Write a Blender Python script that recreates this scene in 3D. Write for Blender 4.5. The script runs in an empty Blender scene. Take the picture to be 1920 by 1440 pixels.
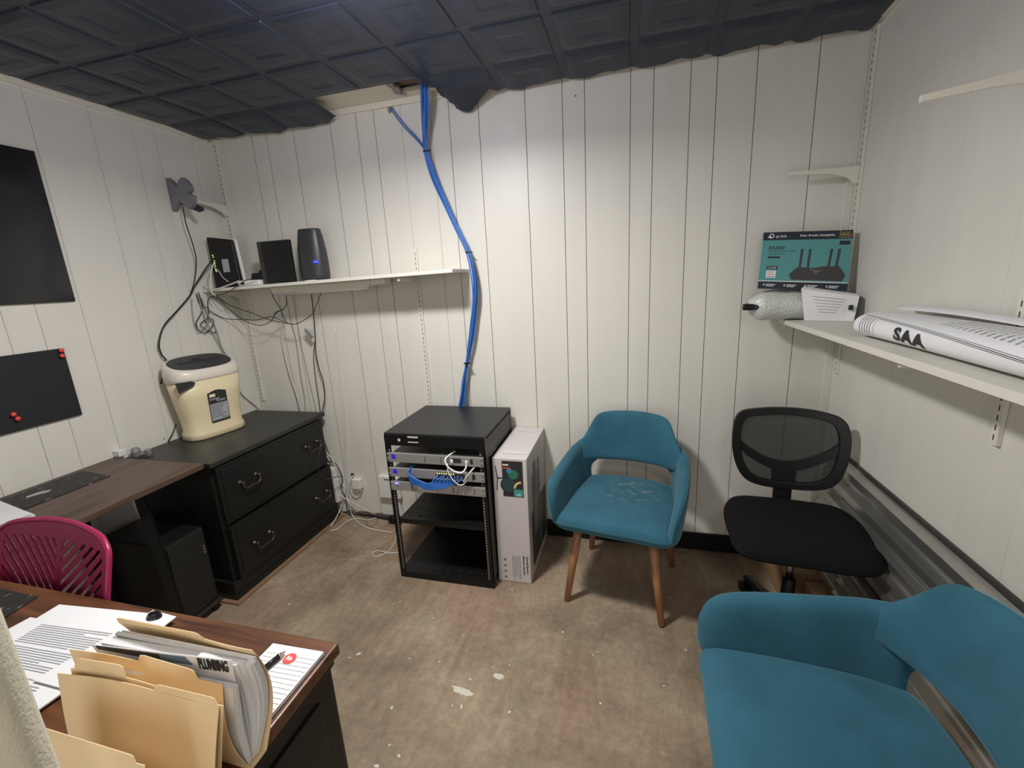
import bpy, bmesh, math, random
from mathutils import Vector, Matrix
random.seed(7)
PI = math.pi
S = bpy.context.scene
C = S.collection
# ---------------------------------------------------------------- camera, light, exposure
CAMH = 1.45
FPX = 827.73
def _rot(yaw, pit, rol):
    fwd = Vector((math.sin(yaw)*math.cos(pit), math.cos(yaw)*math.cos(pit), math.sin(pit)))
    r = Vector((math.cos(yaw), -math.sin(yaw), 0)); u = r.cross(fwd)
    return r*math.cos(rol)+u*math.sin(rol), -r*math.sin(rol)+u*math.cos(rol), fwd
CR, CU, CF = _rot(-.267938363, -.234051546, -.0530439476)
cam_d = bpy.data.cameras.new('camera'); cam_d.sensor_width = 36; cam_d.lens = FPX/1920*36
cam_d.clip_start = .02
cam = bpy.data.objects.new('camera', cam_d); C.objects.link(cam)
cam.matrix_world = Matrix(((CR.x, CU.x, -CF.x, 0), (CR.y, CU.y, -CF.y, 0), (CR.z, CU.z, -CF.z, CAMH), (0, 0, 0, 1)))
S.camera = cam
S.view_settings.view_transform = 'Standard'; S.view_settings.look = 'None'
S.view_settings.exposure = -0.10; S.view_settings.gamma = 1.0; S.view_settings.use_curve_mapping = False
w = bpy.data.worlds.new('world'); S.world = w; w.use_nodes = True
w.node_tree.nodes['Background'].inputs[0].default_value = (.8, .85, 1, 1)
w.node_tree.nodes['Background'].inputs[1].default_value = .05
YFRONT = -.95
LAMP = (-.80, 1.16, 2.20)
def add_light(name, kind, loc, power, size, col, rot=(0, 0, 0)):
    d = bpy.data.lights.new(name, kind); d.energy = power; d.color = col
    if kind == 'AREA': d.shape = 'DISK'; d.size = size
    else: d.shadow_soft_size = size
    o = bpy.data.objects.new(name, d); C.objects.link(o); o.location = loc; o.rotation_euler = rot
    return o
_a = add_light('ceiling_lamp_light', 'AREA', (LAMP[0], LAMP[1], 2.195), 29, .22, (1, .975, .925)); _a.data.spread = 2.95
add_light('ceiling_lamp_glow', 'POINT', (LAMP[0], LAMP[1], 2.165), 15, .06, (.80, .81, 1))
add_light('added_rear_fill', 'AREA', (.30, -.42, 2.22), 9, .3, (1, .975, .94))  # added fill without a fitting, lifts faces turned toward the camera
_d = add_light('added_front_fill', 'AREA', (-.55, YFRONT-.12, 1.02), 15, 1., (1, .975, .94), (PI/2, 0, 0)); _d.data.shape = 'RECTANGLE'; _d.data.size = .9; _d.data.size_y = 2.0  # added fill behind the front wall, evens out the room contrast
# ---------------------------------------------------------------- rays of the calibrated view (survey helper)
def ray(u, v): return CF + CR*((u-960)/FPX) - CU*((v-720)/FPX)
O3 = Vector((0, 0, CAMH))
def onx(u, v, x): d = ray(u, v); return O3 + d*(x/d.x)
def ony(u, v, y): d = ray(u, v); return O3 + d*(y/d.y)
def onz(u, v, z): d = ray(u, v); return O3 + d*((z-CAMH)/d.z)
# ---------------------------------------------------------------- helpers
def lin(c): return tuple(((x/12.92) if x <= .04045 else ((x+.055)/1.055)**2.4) for x in c)
def mat(name, col, rough=.5, metal=0., var=.06, scale=8., bump=0., bscale=60., spec=.5, sheen=0., emit=None, estr=0., alpha=1., srgb=False, coat=0.):
    m = bpy.data.materials.new(name); m.use_nodes = True
    nt = m.node_tree; n = nt.nodes; l = nt.links; b = n['Principled BSDF']
    if srgb: col = lin(col)
    b.inputs['Roughness'].default_value = rough; b.inputs['Metallic'].default_value = metal
    b.inputs['Specular IOR Level'].default_value = spec
    b.inputs['Sheen Weight'].default_value = sheen
    b.inputs['Coat Weight'].default_value = coat
    b.inputs['Alpha'].default_value = alpha
    tc = n.new('ShaderNodeTexCoord')
    nz = n.new('ShaderNodeTexNoise'); nz.inputs['Scale'].default_value = scale; nz.inputs['Detail'].default_value = 5
    l.new(tc.outputs['Object'], nz.inputs['Vector'])
    mx = n.new('ShaderNodeMix'); mx.data_type = 'RGBA'
    mx.inputs['A'].default_value = tuple(c*(1-var) for c in col)+(1,)
    mx.inputs['B'].default_value = tuple(min(1, c*(1+var)) for c in col)+(1,)
    l.new(nz.outputs['Fac'], mx.inputs['Factor']); l.new(mx.outputs['Result'], b.inputs['Base Color'])
    if bump:
        nb = n.new('ShaderNodeTexNoise'); nb.inputs['Scale'].default_value = bscale; nb.inputs['Detail'].default_value = 3
        l.new(tc.outputs['Object'], nb.inputs['Vector'])
        bp = n.new('ShaderNodeBump'); bp.inputs['Strength'].default_value = bump; bp.inputs['Distance'].default_value = .004
        l.new(nb.outputs['Fac'], bp.inputs['Height']); l.new(bp.outputs['Normal'], b.inputs['Normal'])
    if emit:
        b.inputs['Emission Color'].default_value = emit+(1,); b.inputs['Emission Strength'].default_value = estr
    return m
class MB:
    def __init__(s): s.v = []; s.f = []; s.m = []; s.mi = 0
    def add(s, vs, fs):
        o = len(s.v); s.v += [tuple(v) for v in vs]
        for f in fs: s.f.append([i+o for i in f]); s.m.append(s.mi)
    def box(s, x0, x1, y0, y1, z0, z1):
        s.add([(x0, y0, z0), (x1, y0, z0), (x1, y1, z0), (x0, y1, z0), (x0, y0, z1), (x1, y0, z1), (x1, y1, z1), (x0, y1, z1)],
              [(3, 2, 1, 0), (4, 5, 6, 7), (0, 1, 5, 4), (1, 2, 6, 5), (2, 3, 7, 6), (3, 0, 4, 7)])
    def hexa(s, p):  # 8 points, bottom ring then top ring
        s.add(p, [(3, 2, 1, 0), (4, 5, 6, 7), (0, 1, 5, 4), (1, 2, 6, 5), (2, 3, 7, 6), (3, 0, 4, 7)])
    def bar(s, a, b, wx, wy):
        a = Vector(a); b = Vector(b); d = (b-a).normalized()
        u = d.cross(Vector((0, 0, 1)));
        if u.length < .01: u = Vector((1, 0, 0))
        u.normalize(); v = d.cross(u)
        q = [(-1, -1), (1, -1), (1, 1), (-1, 1)]
        s.hexa([a+u*i*wx/2+v*j*wy/2 for i, j in q]+[b+u*i*wx/2+v*j*wy/2 for i, j in q])
    def cyl(s, a, b, r0, r1=None, n=16):
        if r1 is None: r1 = r0
        a = Vector(a); b = Vector(b); d = (b-a).normalized()
        u = d.cross(Vector((0, 0, 1)))
        if u.length < .01: u = Vector((1, 0, 0))
        u.normalize(); v = d.cross(u)
        vs = []
        for c, r in ((a, r0), (b, r1)):
            for k in range(n): t = 2*PI*k/n; vs.append(c+u*math.cos(t)*r+v*math.sin(t)*r)
        s.add(vs, [(k, (k+1) % n, n+(k+1) % n, n+k) for k in range(n)]+[tuple(range(n))[::-1], tuple(range(n, 2*n))])
    def lathe(s, c, prof, n=24, ax='z'):
        vs = []
        for r, h in prof:
            for k in range(n):
                t = 2*PI*k/n
                if ax == 'z': vs.append((c[0]+r*math.cos(t), c[1]+r*math.sin(t), c[2]+h))
                elif ax == 'y': vs.append((c[0]+r*math.cos(t), c[1]+h, c[2]+r*math.sin(t)))
                else: vs.append((c[0]+h, c[1]+r*math.cos(t), c[2]+r*math.sin(t)))
        fs = []
        for j in range(len(prof)-1):
            for k in range(n): fs.append((j*n+k, j*n+(k+1) % n, (j+1)*n+(k+1) % n, (j+1)*n+k))
        fs += [tuple(range(n))[::-1], tuple(range((len(prof)-1)*n, len(prof)*n))]
        s.add(vs, fs)
    def tube(s, pts, r, n=6, sub=6, smooth=True):
        P = [Vector(p) for p in pts]
        if smooth and len(P) > 2: P = catmull(P, sub)
        t0 = (P[1]-P[0]).normalized(); u = t0.orthogonal().normalized(); vs = []
        for i, p in enumerate(P):
            t = (P[min(i+1, len(P)-1)]-P[max(i-1, 0)])
            if t.length < 1e-7: t = t0
            t.normalize(); u = (u-t*u.dot(t))
            if u.length < 1e-5: u = t.orthogonal()
            u.normalize(); v = t.cross(u)
            for k in range(n): a = 2*PI*k/n; vs.append(p+u*math.cos(a)*r+v*math.sin(a)*r)
        m = len(P)
        s.add(vs, [(j*n+k, j*n+(k+1) % n, (j+1)*n+(k+1) % n, (j+1)*n+k) for j in range(m-1) for k in range(n)]
              + [tuple(range(n))[::-1], tuple(range((m-1)*n, m*n))])
    def grid(s, f, nu, nv):
        vs = [f(i/nu, j/nv) for i in range(nu+1) for j in range(nv+1)]
        s.add(vs, [(i*(nv+1)+j, (i+1)*(nv+1)+j, (i+1)*(nv+1)+j+1, i*(nv+1)+j+1) for i in range(nu) for j in range(nv)])
    def poly(s, pts): s.add(pts, [tuple(range(len(pts)))])
    def prism(s, pts, d):  # closed outline pushed along d
        n = len(pts); d = Vector(d); P = [Vector(p) for p in pts]
        s.add(P+[p+d for p in P], [tuple(range(n))[::-1], tuple(range(n, 2*n))]+[(k, (k+1) % n, n+(k+1) % n, n+k) for k in range(n)])
    def pillow(s, outline, cen, fn, T, rings=8, sub=6, pw=6):
        """closed cushion: 2D outline -> fn(a, b, h) with h across the thickness"""
        o = catmull([Vector((p[0], p[1], 0)) for p in outline], sub, True); n = len(o); c = Vector((cen[0], cen[1], 0))
        rr = [1-(1-k/rings)**1.7 for k in range(rings+1)]; vs = []; fs = []
        for side in (1, -1):
            base = len(vs)
            vs.append(fn(c.x, c.y, side*T/2))
            for k in range(1, rings+1):
                r = rr[k]; h = T/2*max(0, 1-r**pw)**.5
                for p in o: q = c+(p-c)*r; vs.append(fn(q.x, q.y, side*h))
            for i in range(n): fs.append((base, base+1+i, base+1+(i+1) % n)[::side])
            for k in range(rings-1):
                a = base+1+k*n; b = a+n
                for i in range(n): fs.append((a+i, b+i, b+(i+1) % n, a+(i+1) % n)[::side])
        s.add(vs, fs)
    def build(s, name, m=None, parent=None, smooth=False, bevel=0., weld=False, seg=2, solid=0., subsurf=0, loc=None):
        me = bpy.data.meshes.new(name)
        vs = s.v
        if loc: vs = [(v[0]-loc[0], v[1]-loc[1], v[2]-loc[2]) for v in vs]
        me.from_pydata(vs, [], s.f)
        ms = m if isinstance(m, (list, tuple)) else [m]
        for q in ms:
            if q: me.materials.append(q)
        for p, i in zip(me.polygons, s.m): p.material_index = min(i, len(ms)-1)
        bm = bmesh.new(); bm.from_mesh(me)
        if weld: bmesh.ops.remove_doubles(bm, verts=bm.verts, dist=1e-5)
        bmesh.ops.recalc_face_normals(bm, faces=bm.faces)
        bm.to_mesh(me); bm.free()
        if smooth:
            for p in me.polygons: p.use_smooth = True
        o = bpy.data.objects.new(name, me); C.objects.link(o)
        if loc: o.location = loc
        if solid:
            md = o.modifiers.new('solid', 'SOLIDIFY'); md.thickness = solid; md.offset = 0
        if bevel:
            md = o.modifiers.new('bevel', 'BEVEL'); md.width = bevel; md.segments = seg; md.limit_method = 'ANGLE'; md.angle_limit = .6
        if subsurf:
            md = o.modifiers.new('sub', 'SUBSURF'); md.levels = subsurf; md.render_levels = subsurf
        if parent is not None:
            o.parent = parent
        return o
def catmull(P, sub, closed=False):
    n = len(P); out = []
    rng = range(n) if closed else range(n-1)
    for i in rng:
        if closed: a, b, c, d = P[i-1], P[i], P[(i+1) % n], P[(i+2) % n]
        else: a, b, c, d = P[max(i-1, 0)], P[i], P[i+1], P[min(i+2, n-1)]
        for k in range(sub):
            t = k/sub
            out.append(.5*((2*b)+(c-a)*t+(2*a-5*b+4*c-d)*t*t+(3*b-a-3*c+d)*t**3))
    if not closed: out.append(P[-1])
    return out
def tag(o, label, cat, group=None):
    o['label'] = label; o['category'] = cat
    if group: o['group'] = group
    return o
def thing(name, label, cat, loc=(0, 0, 0), rz=0, group=None):
    o = bpy.data.objects.new(name, None); C.objects.link(o); o.location = loc; o.rotation_euler = (0, 0, rz); o.empty_display_size = .05
    return tag(o, label, cat, group)
def struct(o): o['kind'] = 'structure'; return o
def child(o, p):
    """parent an object built in world coordinates under a translated/rotated empty"""
    o.parent = p
    m = Matrix.Translation(p.location) @ p.rotation_euler.to_matrix().to_4x4()
    o.matrix_parent_inverse = m.inverted(); return o
def text_verts(s, size, align='LEFT', bold=0., spacing=1.):
    cu = bpy.data.curves.new('t', 'FONT'); cu.body = s; cu.size = size; cu.align_x = align; cu.offset = bold; cu.space_character = spacing
    cu.resolution_u = 3
    o = bpy.data.objects.new('t', cu); C.objects.link(o)
    dg = bpy.context.evaluated_depsgraph_get()
    me = bpy.data.meshes.new_from_object(o.evaluated_get(dg))
    vs = [tuple(v.co) for v in me.vertices]; fs = [tuple(p.vertices) for p in me.polygons]
    bpy.data.objects.remove(o); bpy.data.meshes.remove(me); bpy.data.curves.remove(cu)
    return vs, fs
def refine(vs, fs, L):
    bm = bmesh.new(); V_ = [bm.verts.new(v) for v in vs]
    for f in fs:
        try: bm.faces.new([V_[i] for i in f])
        except ValueError: pass
    bmesh.ops.remove_doubles(bm, verts=bm.verts, dist=1e-6)
    for k in range(5):
        e = [e for e in bm.edges if e.calc_length() > L]
        if not e: break
        bmesh.ops.subdivide_edges(bm, edges=e, cuts=1); bmesh.ops.triangulate(bm, faces=bm.faces)
    bm.verts.index_update(); o = [tuple(v.co) for v in bm.verts], [tuple(v.index for v in f.verts) for f in bm.faces]
    bm.free(); return o
def text(mb, s, size, fn, align='LEFT', bold=0., at=(0, 0), sx=1., spacing=1., fine=0):
    vs, fs = text_verts(s, size, align, bold, spacing)
    if fine: vs, fs = refine(vs, fs, fine)
    mb.add([fn(at[0]+v[0]*sx, at[1]+v[1]) for v in vs], fs)
def V3(*a): return Vector(a)
def frame(o, ex, ey, eps=.0012):
    o = Vector(o); ex = Vector(ex).normalized(); ey = Vector(ey).normalized(); n = ex.cross(ey)
    return lambda a, b, h=0.: o+ex*a+ey*b+n*(eps+h)
def decal(mb, fn, x0, x1, y0, y1, h=0.): mb.poly([fn(x0, y0, h), fn(x1, y0, h), fn(x1, y1, h), fn(x0, y1, h)])
def disc(mb, fn, cx, cy, r, h=0., n=20, a0=0, a1=2*PI, r2=None):
    if r2 is None: mb.poly([fn(cx+r*math.cos(a0+(a1-a0)*k/n), cy+r*math.sin(a0+(a1-a0)*k/n), h) for k in range(n)])
    else:
        A = [(math.cos(a0+(a1-a0)*k/n), math.sin(a0+(a1-a0)*k/n)) for k in range(n+1)]
        mb.add([fn(cx+c*r, cy+s_*r, h) for c, s_ in A]+[fn(cx+c*r2, cy+s_*r2, h) for c, s_ in A], [(k, k+1, n+2+k, n+1+k) for k in range(n)])
def box_obj(name, b, m, parent=None, bevel=.0, **k):
    q = MB(); q.box(*b); return q.build(name, m, parent, bevel=bevel, **k)
# ---------------------------------------------------------------- materials
M = {}
M['black'] = mat('black_powder_coat', (.006, .006, .0065), .42, spec=.35)
M['blackplastic'] = mat('black_plastic', (.007, .007, .008), .4, spec=.35)
M['darkgrey'] = mat('dark_grey_plastic', (.03, .032, .036), .42)
M['white_metal'] = mat('white_painted_metal', (.70, .68, .60), .45, bump=.1)
M['hole'] = mat('dark_slot', (.02, .02, .02), .8)
M['grey_hole'] = mat('grey_slot', (.22, .21, .19), .8)
M['white'] = mat('white_plastic', (.74, .73, .69), .45)
M['paper'] = mat('white_paper', (.76, .76, .77), .7, var=.03, bump=.15, bscale=25)
M['ink'] = mat('black_ink', (.02, .02, .022), .7)
M['greyink'] = mat('grey_ink', (.22, .22, .24), .7)
M['softink'] = mat('soft_grey_ink', (.33, .33, .35), .7)
M['shelfwhite'] = mat('cream_shelf_paint', (.68, .66, .585), .5, var=.05, bump=.2, bscale=30)
M['blue'] = mat('blue_cable_jacket', (.025, .13, .46), .42)
M['bluepatch'] = mat('blue_patch_jacket', (.03, .16, .55), .4)
M['whitecable'] = mat('white_cable_jacket', (.66, .64, .58), .5)
M['greycable'] = mat('grey_cable_jacket', (.30, .29, .27), .5)
M['blackcable'] = mat('black_cable_jacket', (.02, .02, .02), .5)
M['velvet'] = mat('teal_velvet', (.029, .112, .162), .85, var=.34, scale=9, bump=.3, bscale=16, sheen=.3, spec=.2)
M['velvet'].node_tree.nodes['Principled BSDF'].inputs['Sheen Tint'].default_value = (.45, .75, .85, 1)
M['legwood'] = mat('beech_leg_wood', (.36, .17, .075), .45, var=.18, scale=14)
M['manila'] = mat('manila_card', (.80, .60, .35), .65, var=.05, scale=3, bump=.08, bscale=90)
M['cloth'] = mat('cream_curtain_cloth', (.60, .565, .43), .9, var=.05, bump=.3, bscale=220, sheen=.2)
M['chrome'] = mat('chrome', (.55, .55, .56), .22, 1.)
M['steel'] = mat('brushed_faceplate', (.44, .43, .42), .38, .55, var=.05, scale=3)
M['antique'] = mat('antique_pewter', (.10, .09, .08), .35, .8)
M['pink'] = mat('magenta_plastic', (.30, .012, .075), .38, var=.03)
M['cardboard'] = mat('brown_cardboard', (.30, .185, .095), .8, var=.08)
M['rawwood'] = mat('raw_wood_edge', (.24, .14, .075), .7, var=.2)
M['dresser'] = mat('black_stained_wood', (.009, .0095, .0085), .42, spec=.4, var=.3, scale=6, bump=.12, bscale=30)
M['dressertop'] = mat('charcoal_dresser_top', (.022, .022, .021), .42, var=.15, scale=5)
M['cream_shred'] = mat('aged_cream_plastic', (.72, .62, .40), .38, var=.03, scale=3)
M['white_shred'] = mat('offwhite_plastic', (.70, .64, .56), .33, var=.02)

def wood(name, c1, c2, rough, ax, sc=1.):
    m = bpy.data.materials.new(name); m.use_nodes = True; nt = m.node_tree; n = nt.nodes; l = nt.links; b = n['Principled BSDF']
    tc = n.new('ShaderNodeTexCoord'); mp = n.new('ShaderNodeMapping'); l.new(tc.outputs['Object'], mp.inputs['Vector'])
    s = [26*sc, 26*sc, 26*sc]; s[ax] = 2.2*sc; mp.inputs['Scale'].default_value = s
    nz = n.new('ShaderNodeTexNoise'); nz.inputs['Scale'].default_value = 1.; nz.inputs['Detail'].default_value = 8; nz.inputs['Distortion'].default_value = .8
    l.new(mp.outputs['Vector'], nz.inputs['Vector'])
    cr = n.new('ShaderNodeValToRGB'); cr.color_ramp.elements[0].position = .3; cr.color_ramp.elements[1].position = .72
    cr.color_ramp.elements[0].color = c1+(1,); cr.color_ramp.elements[1].color = c2+(1,)
    l.new(nz.outputs['Fac'], cr.inputs['Fac']); l.new(cr.outputs['Color'], b.inputs['Base Color']); b.inputs['Roughness'].default_value = rough
    return m
M['desk1'] = wood('dark_walnut_top', (.035, .012, .005), (.17, .065, .026), .38, 0)
M['desk2'] = wood('weathered_walnut_top', (.055, .032, .022), (.125, .078, .056), .42, 1)

def wall_mat(name, base, dirt=.28):
    m = bpy.data.materials.new(name); m.use_nodes = True; nt = m.node_tree; n = nt.nodes; l = nt.links; b = n['Principled BSDF']
    tc = n.new('ShaderNodeTexCoord')
    a = n.new('ShaderNodeTexNoise'); a.inputs['Scale'].default_value = 1.6; a.inputs['Detail'].default_value = 4; l.new(tc.outputs['Object'], a.inputs['Vector'])
    mp = n.new('ShaderNodeMapping'); mp.inputs['Scale'].default_value = (14, 14, 1.2); l.new(tc.outputs['Object'], mp.inputs['Vector'])
    s = n.new('ShaderNodeTexNoise'); s.inputs['Scale'].default_value = 1.; s.inputs['Detail'].default_value = 6; l.new(mp.outputs['Vector'], s.inputs['Vector'])
    mx = n.new('ShaderNodeMix'); mx.data_type = 'RGBA'
    mx.inputs['A'].default_value = tuple(c*.93 for c in base)+(1,); mx.inputs['B'].default_value = base+(1,)
    l.new(a.outputs['Fac'], mx.inputs['Factor'])
    m2 = n.new('ShaderNodeMix'); m2.data_type = 'RGBA'; m2.blend_type = 'MULTIPLY'; m2.inputs['Factor'].default_value = dirt*.35
    l.new(mx.outputs['Result'], m2.inputs['A']); l.new(s.outputs['Fac'], m2.inputs['B'])
    # tiny chips
    vo = n.new('ShaderNodeTexVoronoi'); vo.inputs['Scale'].default_value = 3.3; l.new(tc.outputs['Object'], vo.inputs['Vector'])
    lt = n.new('ShaderNodeMath'); lt.operation = 'LESS_THAN'; lt.inputs[1].default_value = .013; l.new(vo.outputs['Distance'], lt.inputs[0])
    m3 = n.new('ShaderNodeMix'); m3.data_type = 'RGBA'; l.new(lt.outputs[0], m3.inputs['Factor']); l.new(m2.outputs['Result'], m3.inputs['A']); m3.inputs['B'].default_value = (.12, .11, .10, 1)
    l.new(m3.outputs['Result'], b.inputs['Base Color']); b.inputs['Roughness'].default_value = .42
    bn = n.new('ShaderNodeTexNoise'); bn.inputs['Scale'].default_value = 45; l.new(tc.outputs['Object'], bn.inputs['Vector'])
    bp = n.new('ShaderNodeBump'); bp.inputs['Strength'].default_value = .12; bp.inputs['Distance'].default_value = .004
    l.new(bn.outputs['Fac'], bp.inputs['Height']); l.new(bp.outputs['Normal'], b.inputs['Normal'])
    return m
M['wall'] = wall_mat('white_paneling_paint', (.76, .735, .665))
M['groove'] = mat('dark_groove_paint', (.30, .28, .24), .8, var=.5, scale=12)  # dark mottled paint inside the panel grooves
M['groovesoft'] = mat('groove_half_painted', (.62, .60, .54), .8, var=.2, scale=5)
M['creamboard'] = mat('cream_board', (.74, .70, .58), .6)

def ceil_mat():
    m = mat('black_ceiling_vinyl', (.022, .026, .038), .34, var=.25, scale=5, bump=.1, bscale=40, spec=.45); m.node_tree.nodes['Principled BSDF'].inputs['Specular Tint'].default_value = (.62, .74, 1, 1); return m
M['ceil'] = ceil_mat()

def concrete():
    m = bpy.data.materials.new('worn_concrete'); m.use_nodes = True; nt = m.node_tree; n = nt.nodes; l = nt.links; b = n['Principled BSDF']
    tc = n.new('ShaderNodeTexCoord')
    def noise(sc, det, rough=.6, dist=0., mapsc=None, rot=0):
        z = n.new('ShaderNodeTexNoise'); z.inputs['Scale'].default_value = sc; z.inputs['Detail'].default_value = det
        z.inputs['Roughness'].default_value = rough; z.inputs['Distortion'].default_value = dist
        if mapsc:
            mp = n.new('ShaderNodeMapping'); mp.inputs['Scale'].default_value = mapsc; mp.inputs['Rotation'].default_value = (0, 0, rot)
            l.new(tc.outputs['Object'], mp.inputs['Vector']); l.new(mp.outputs['Vector'], z.inputs['Vector'])
        else: l.new(tc.outputs['Object'], z.inputs['Vector'])
        return z
    def ramp(src, stops):
        cr = n.new('ShaderNodeValToRGB'); e = cr.color_ramp.elements
        e[0].position, e[0].color = stops[0][0], stops[0][1]+(1,); e[1].position, e[1].color = stops[-1][0], stops[-1][1]+(1,)
        for p, c in stops[1:-1]:
            q = e.new(p); q.color = c+(1,)
        l.new(src.outputs['Fac'], cr.inputs['Fac']); return cr
    def mix(f, a, bb, mode='MIX', fac=None):
        x = n.new('ShaderNodeMix'); x.data_type = 'RGBA'; x.blend_type = mode
        if fac is not None: x.inputs['Factor'].default_value = fac
        else: l.new(f, x.inputs['Factor'])
        l.new(a, x.inputs['A'])
        if isinstance(bb, tuple): x.inputs['B'].default_value = bb+(1,)
        else: l.new(bb, x.inputs['B'])
        return x.outputs['Result']
    base = ramp(noise(2.2, 7, .62, .4), [(.28, (.165, .122, .080)), (.48, (.30, .225, .15)), (.72, (.48, .38, .26))])
    red = ramp(noise(1.5, 4, .5, .3), [(.48, (0, 0, 0)), (.68, (.65, .65, .65))])
    c = mix(red.outputs['Color'], base.outputs['Color'], (.36, .215, .145))
    fine = ramp(noise(38, 8, .75), [(.3, (.62, .62, .62)), (.7, (1.2, 1.2, 1.2))])
    c = mix(None, c, fine.outputs['Color'], 'MULTIPLY', .75)
    streak = ramp(noise(1., 6, .65, 1.2, (16, 3, 1), .5), [(.34, (.6, .6, .6)), (.56, (1.06, 1.06, 1.06))])
    c = mix(None, c, streak.outputs['Color'], 'MULTIPLY', .40)
    dark = ramp(noise(3.4, 5, .6), [(.30, (.55, .55, .55)), (.46, (1, 1, 1))])
    c = mix(None, c, dark.outputs['Color'], 'MULTIPLY', .6)
    vo = n.new('ShaderNodeTexVoronoi'); vo.inputs['Scale'].default_value = 6; l.new(tc.outputs['Object'], vo.inputs['Vector'])
    lt = n.new('ShaderNodeMath'); lt.operation = 'LESS_THAN'; lt.inputs[1].default_value = .035; l.new(vo.outputs['Distance'], lt.inputs[0])
    c = mix(lt.outputs[0], c, (.50, .46, .38))
    l.new(c, b.inputs['Base Color']); b.inputs['Roughness'].default_value = .72
    bp = n.new('ShaderNodeBump'); bp.inputs['Strength'].default_value = .25; bp.inputs['Distance'].default_value = .004
    z = noise(30, 6, .7); l.new(z.outputs['Fac'], bp.inputs['Height']); l.new(bp.outputs['Normal'], b.inputs['Normal'])
    return m
M['floor'] = concrete()
M['chip'] = mat('white_floor_paint', (.66, .62, .52), .75, var=.25, scale=60, bump=.3)

# ---------------------------------------------------------------- room shell
XL, XR, YB, YF, ZC = -2.33, .879, 2.25, -.95, 2.345
fl = MB(); fl.box(XL-.1, XR+.1, YF-.1, YB+.1, -.1, 0); floor = struct(fl.build('floor', M['floor']))
chips = [(868, 1296, .040, .016, -.25), (935, 1268, .022, .012, -.1), (1120, 1222, .0035, .0035, 0), (1112, 1228, .003, .003, 0), (1126, 1319, .0045, .004, 0),
         (868, 1191, .003, .003, 0), (673, 1226, .010, .006, .8), (655, 1233, .004, .004, 0), (735, 1327, .005, .006, 0), (995, 1149, .0025, .0025, 0),
         (1028, 1150, .003, .002, 0), (1106, 1168, .003, .003, 0), (1194, 1127, .004, .003, 0), (960, 1106, .004, .004, 0), (750, 1128, .006, .003, .3),
         (812, 1159, .003, .003, 0), (925, 1251, .003, .003, 0), (955, 1247, .003, .003, 0), (865, 1325, .004, .008, .4), (1245, 1286, .004, .003, .4),
         (748, 1417, .005, .005, 0), (706, 1436, .009, .005, 0), (730, 1397, .004, .003, 0), (955, 1335, .006, .004, .9), (768, 1235, .005, .003, .3), (848, 1323, .002, .006, .2)]
cb = MB()
for u, v, a, b_, t in chips:
    p = onz(u, v, 0); k = 26 if a > .015 else 9; pts = []
    for i in range(k):
        th = 2*PI*i/k; rr = 1+random.uniform(-.22, .22)
        if a > .03: rr *= 1+.18*math.sin(th*2+1)
        x = a*rr*math.cos(th); y = b_*rr*math.sin(th)
        pts.append((p.x+x*math.cos(t)-y*math.sin(t), p.y+x*math.sin(t)+y*math.cos(t), .0006))
    cb.poly(pts)
cb.build('paint_splatter', M['chip'], floor)['kind'] = 'stuff'
# grooved panelling
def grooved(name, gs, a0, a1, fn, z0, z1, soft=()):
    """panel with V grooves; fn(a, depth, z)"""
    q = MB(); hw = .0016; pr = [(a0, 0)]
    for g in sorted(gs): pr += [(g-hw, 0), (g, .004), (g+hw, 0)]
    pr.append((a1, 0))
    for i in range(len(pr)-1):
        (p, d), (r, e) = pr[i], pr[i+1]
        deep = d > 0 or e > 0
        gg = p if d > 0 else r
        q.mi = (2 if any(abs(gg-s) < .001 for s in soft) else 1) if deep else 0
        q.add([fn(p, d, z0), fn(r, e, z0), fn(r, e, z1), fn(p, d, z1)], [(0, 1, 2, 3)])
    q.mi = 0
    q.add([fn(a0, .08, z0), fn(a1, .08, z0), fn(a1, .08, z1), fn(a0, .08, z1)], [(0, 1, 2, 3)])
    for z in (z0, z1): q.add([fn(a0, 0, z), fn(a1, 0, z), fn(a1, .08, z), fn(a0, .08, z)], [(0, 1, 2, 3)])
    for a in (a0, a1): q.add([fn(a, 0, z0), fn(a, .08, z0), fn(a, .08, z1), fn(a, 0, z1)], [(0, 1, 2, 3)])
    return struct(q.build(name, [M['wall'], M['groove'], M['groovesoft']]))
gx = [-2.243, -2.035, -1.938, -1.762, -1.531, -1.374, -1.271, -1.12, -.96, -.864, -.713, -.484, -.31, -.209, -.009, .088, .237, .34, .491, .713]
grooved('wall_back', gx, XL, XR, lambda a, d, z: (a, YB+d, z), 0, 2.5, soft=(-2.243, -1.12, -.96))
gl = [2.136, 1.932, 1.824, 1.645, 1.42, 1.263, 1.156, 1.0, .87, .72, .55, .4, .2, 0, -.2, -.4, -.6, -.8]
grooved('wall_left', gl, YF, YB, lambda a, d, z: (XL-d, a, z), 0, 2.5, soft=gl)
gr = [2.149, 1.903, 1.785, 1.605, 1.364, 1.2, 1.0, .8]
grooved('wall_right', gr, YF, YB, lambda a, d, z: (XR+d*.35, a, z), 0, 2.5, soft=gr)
q = MB()
for b in ((XL-.1, -1.02, YF-.1, YF, 0, 2.5), (-.08, XR+.1, YF-.1, YF, 0, 2.5), (-1.02, -.08, YF-.1, YF, 2.04, 2.5)): q.box(*b)  # opening in this wall is added to let the front fill through
struct(q.build('wall_front', M['wall']))
q = MB(); q.box(-1.09, -1.02, YF, YF+.015, 0, 2.04); q.box(-.08, -.01, YF, YF+.015, 0, 2.04); q.box(-1.09, -.01, YF, YF+.015, 2.04, 2.11)
struct(q.build('trim_5', M['creamboard'], bevel=.003))
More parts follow.
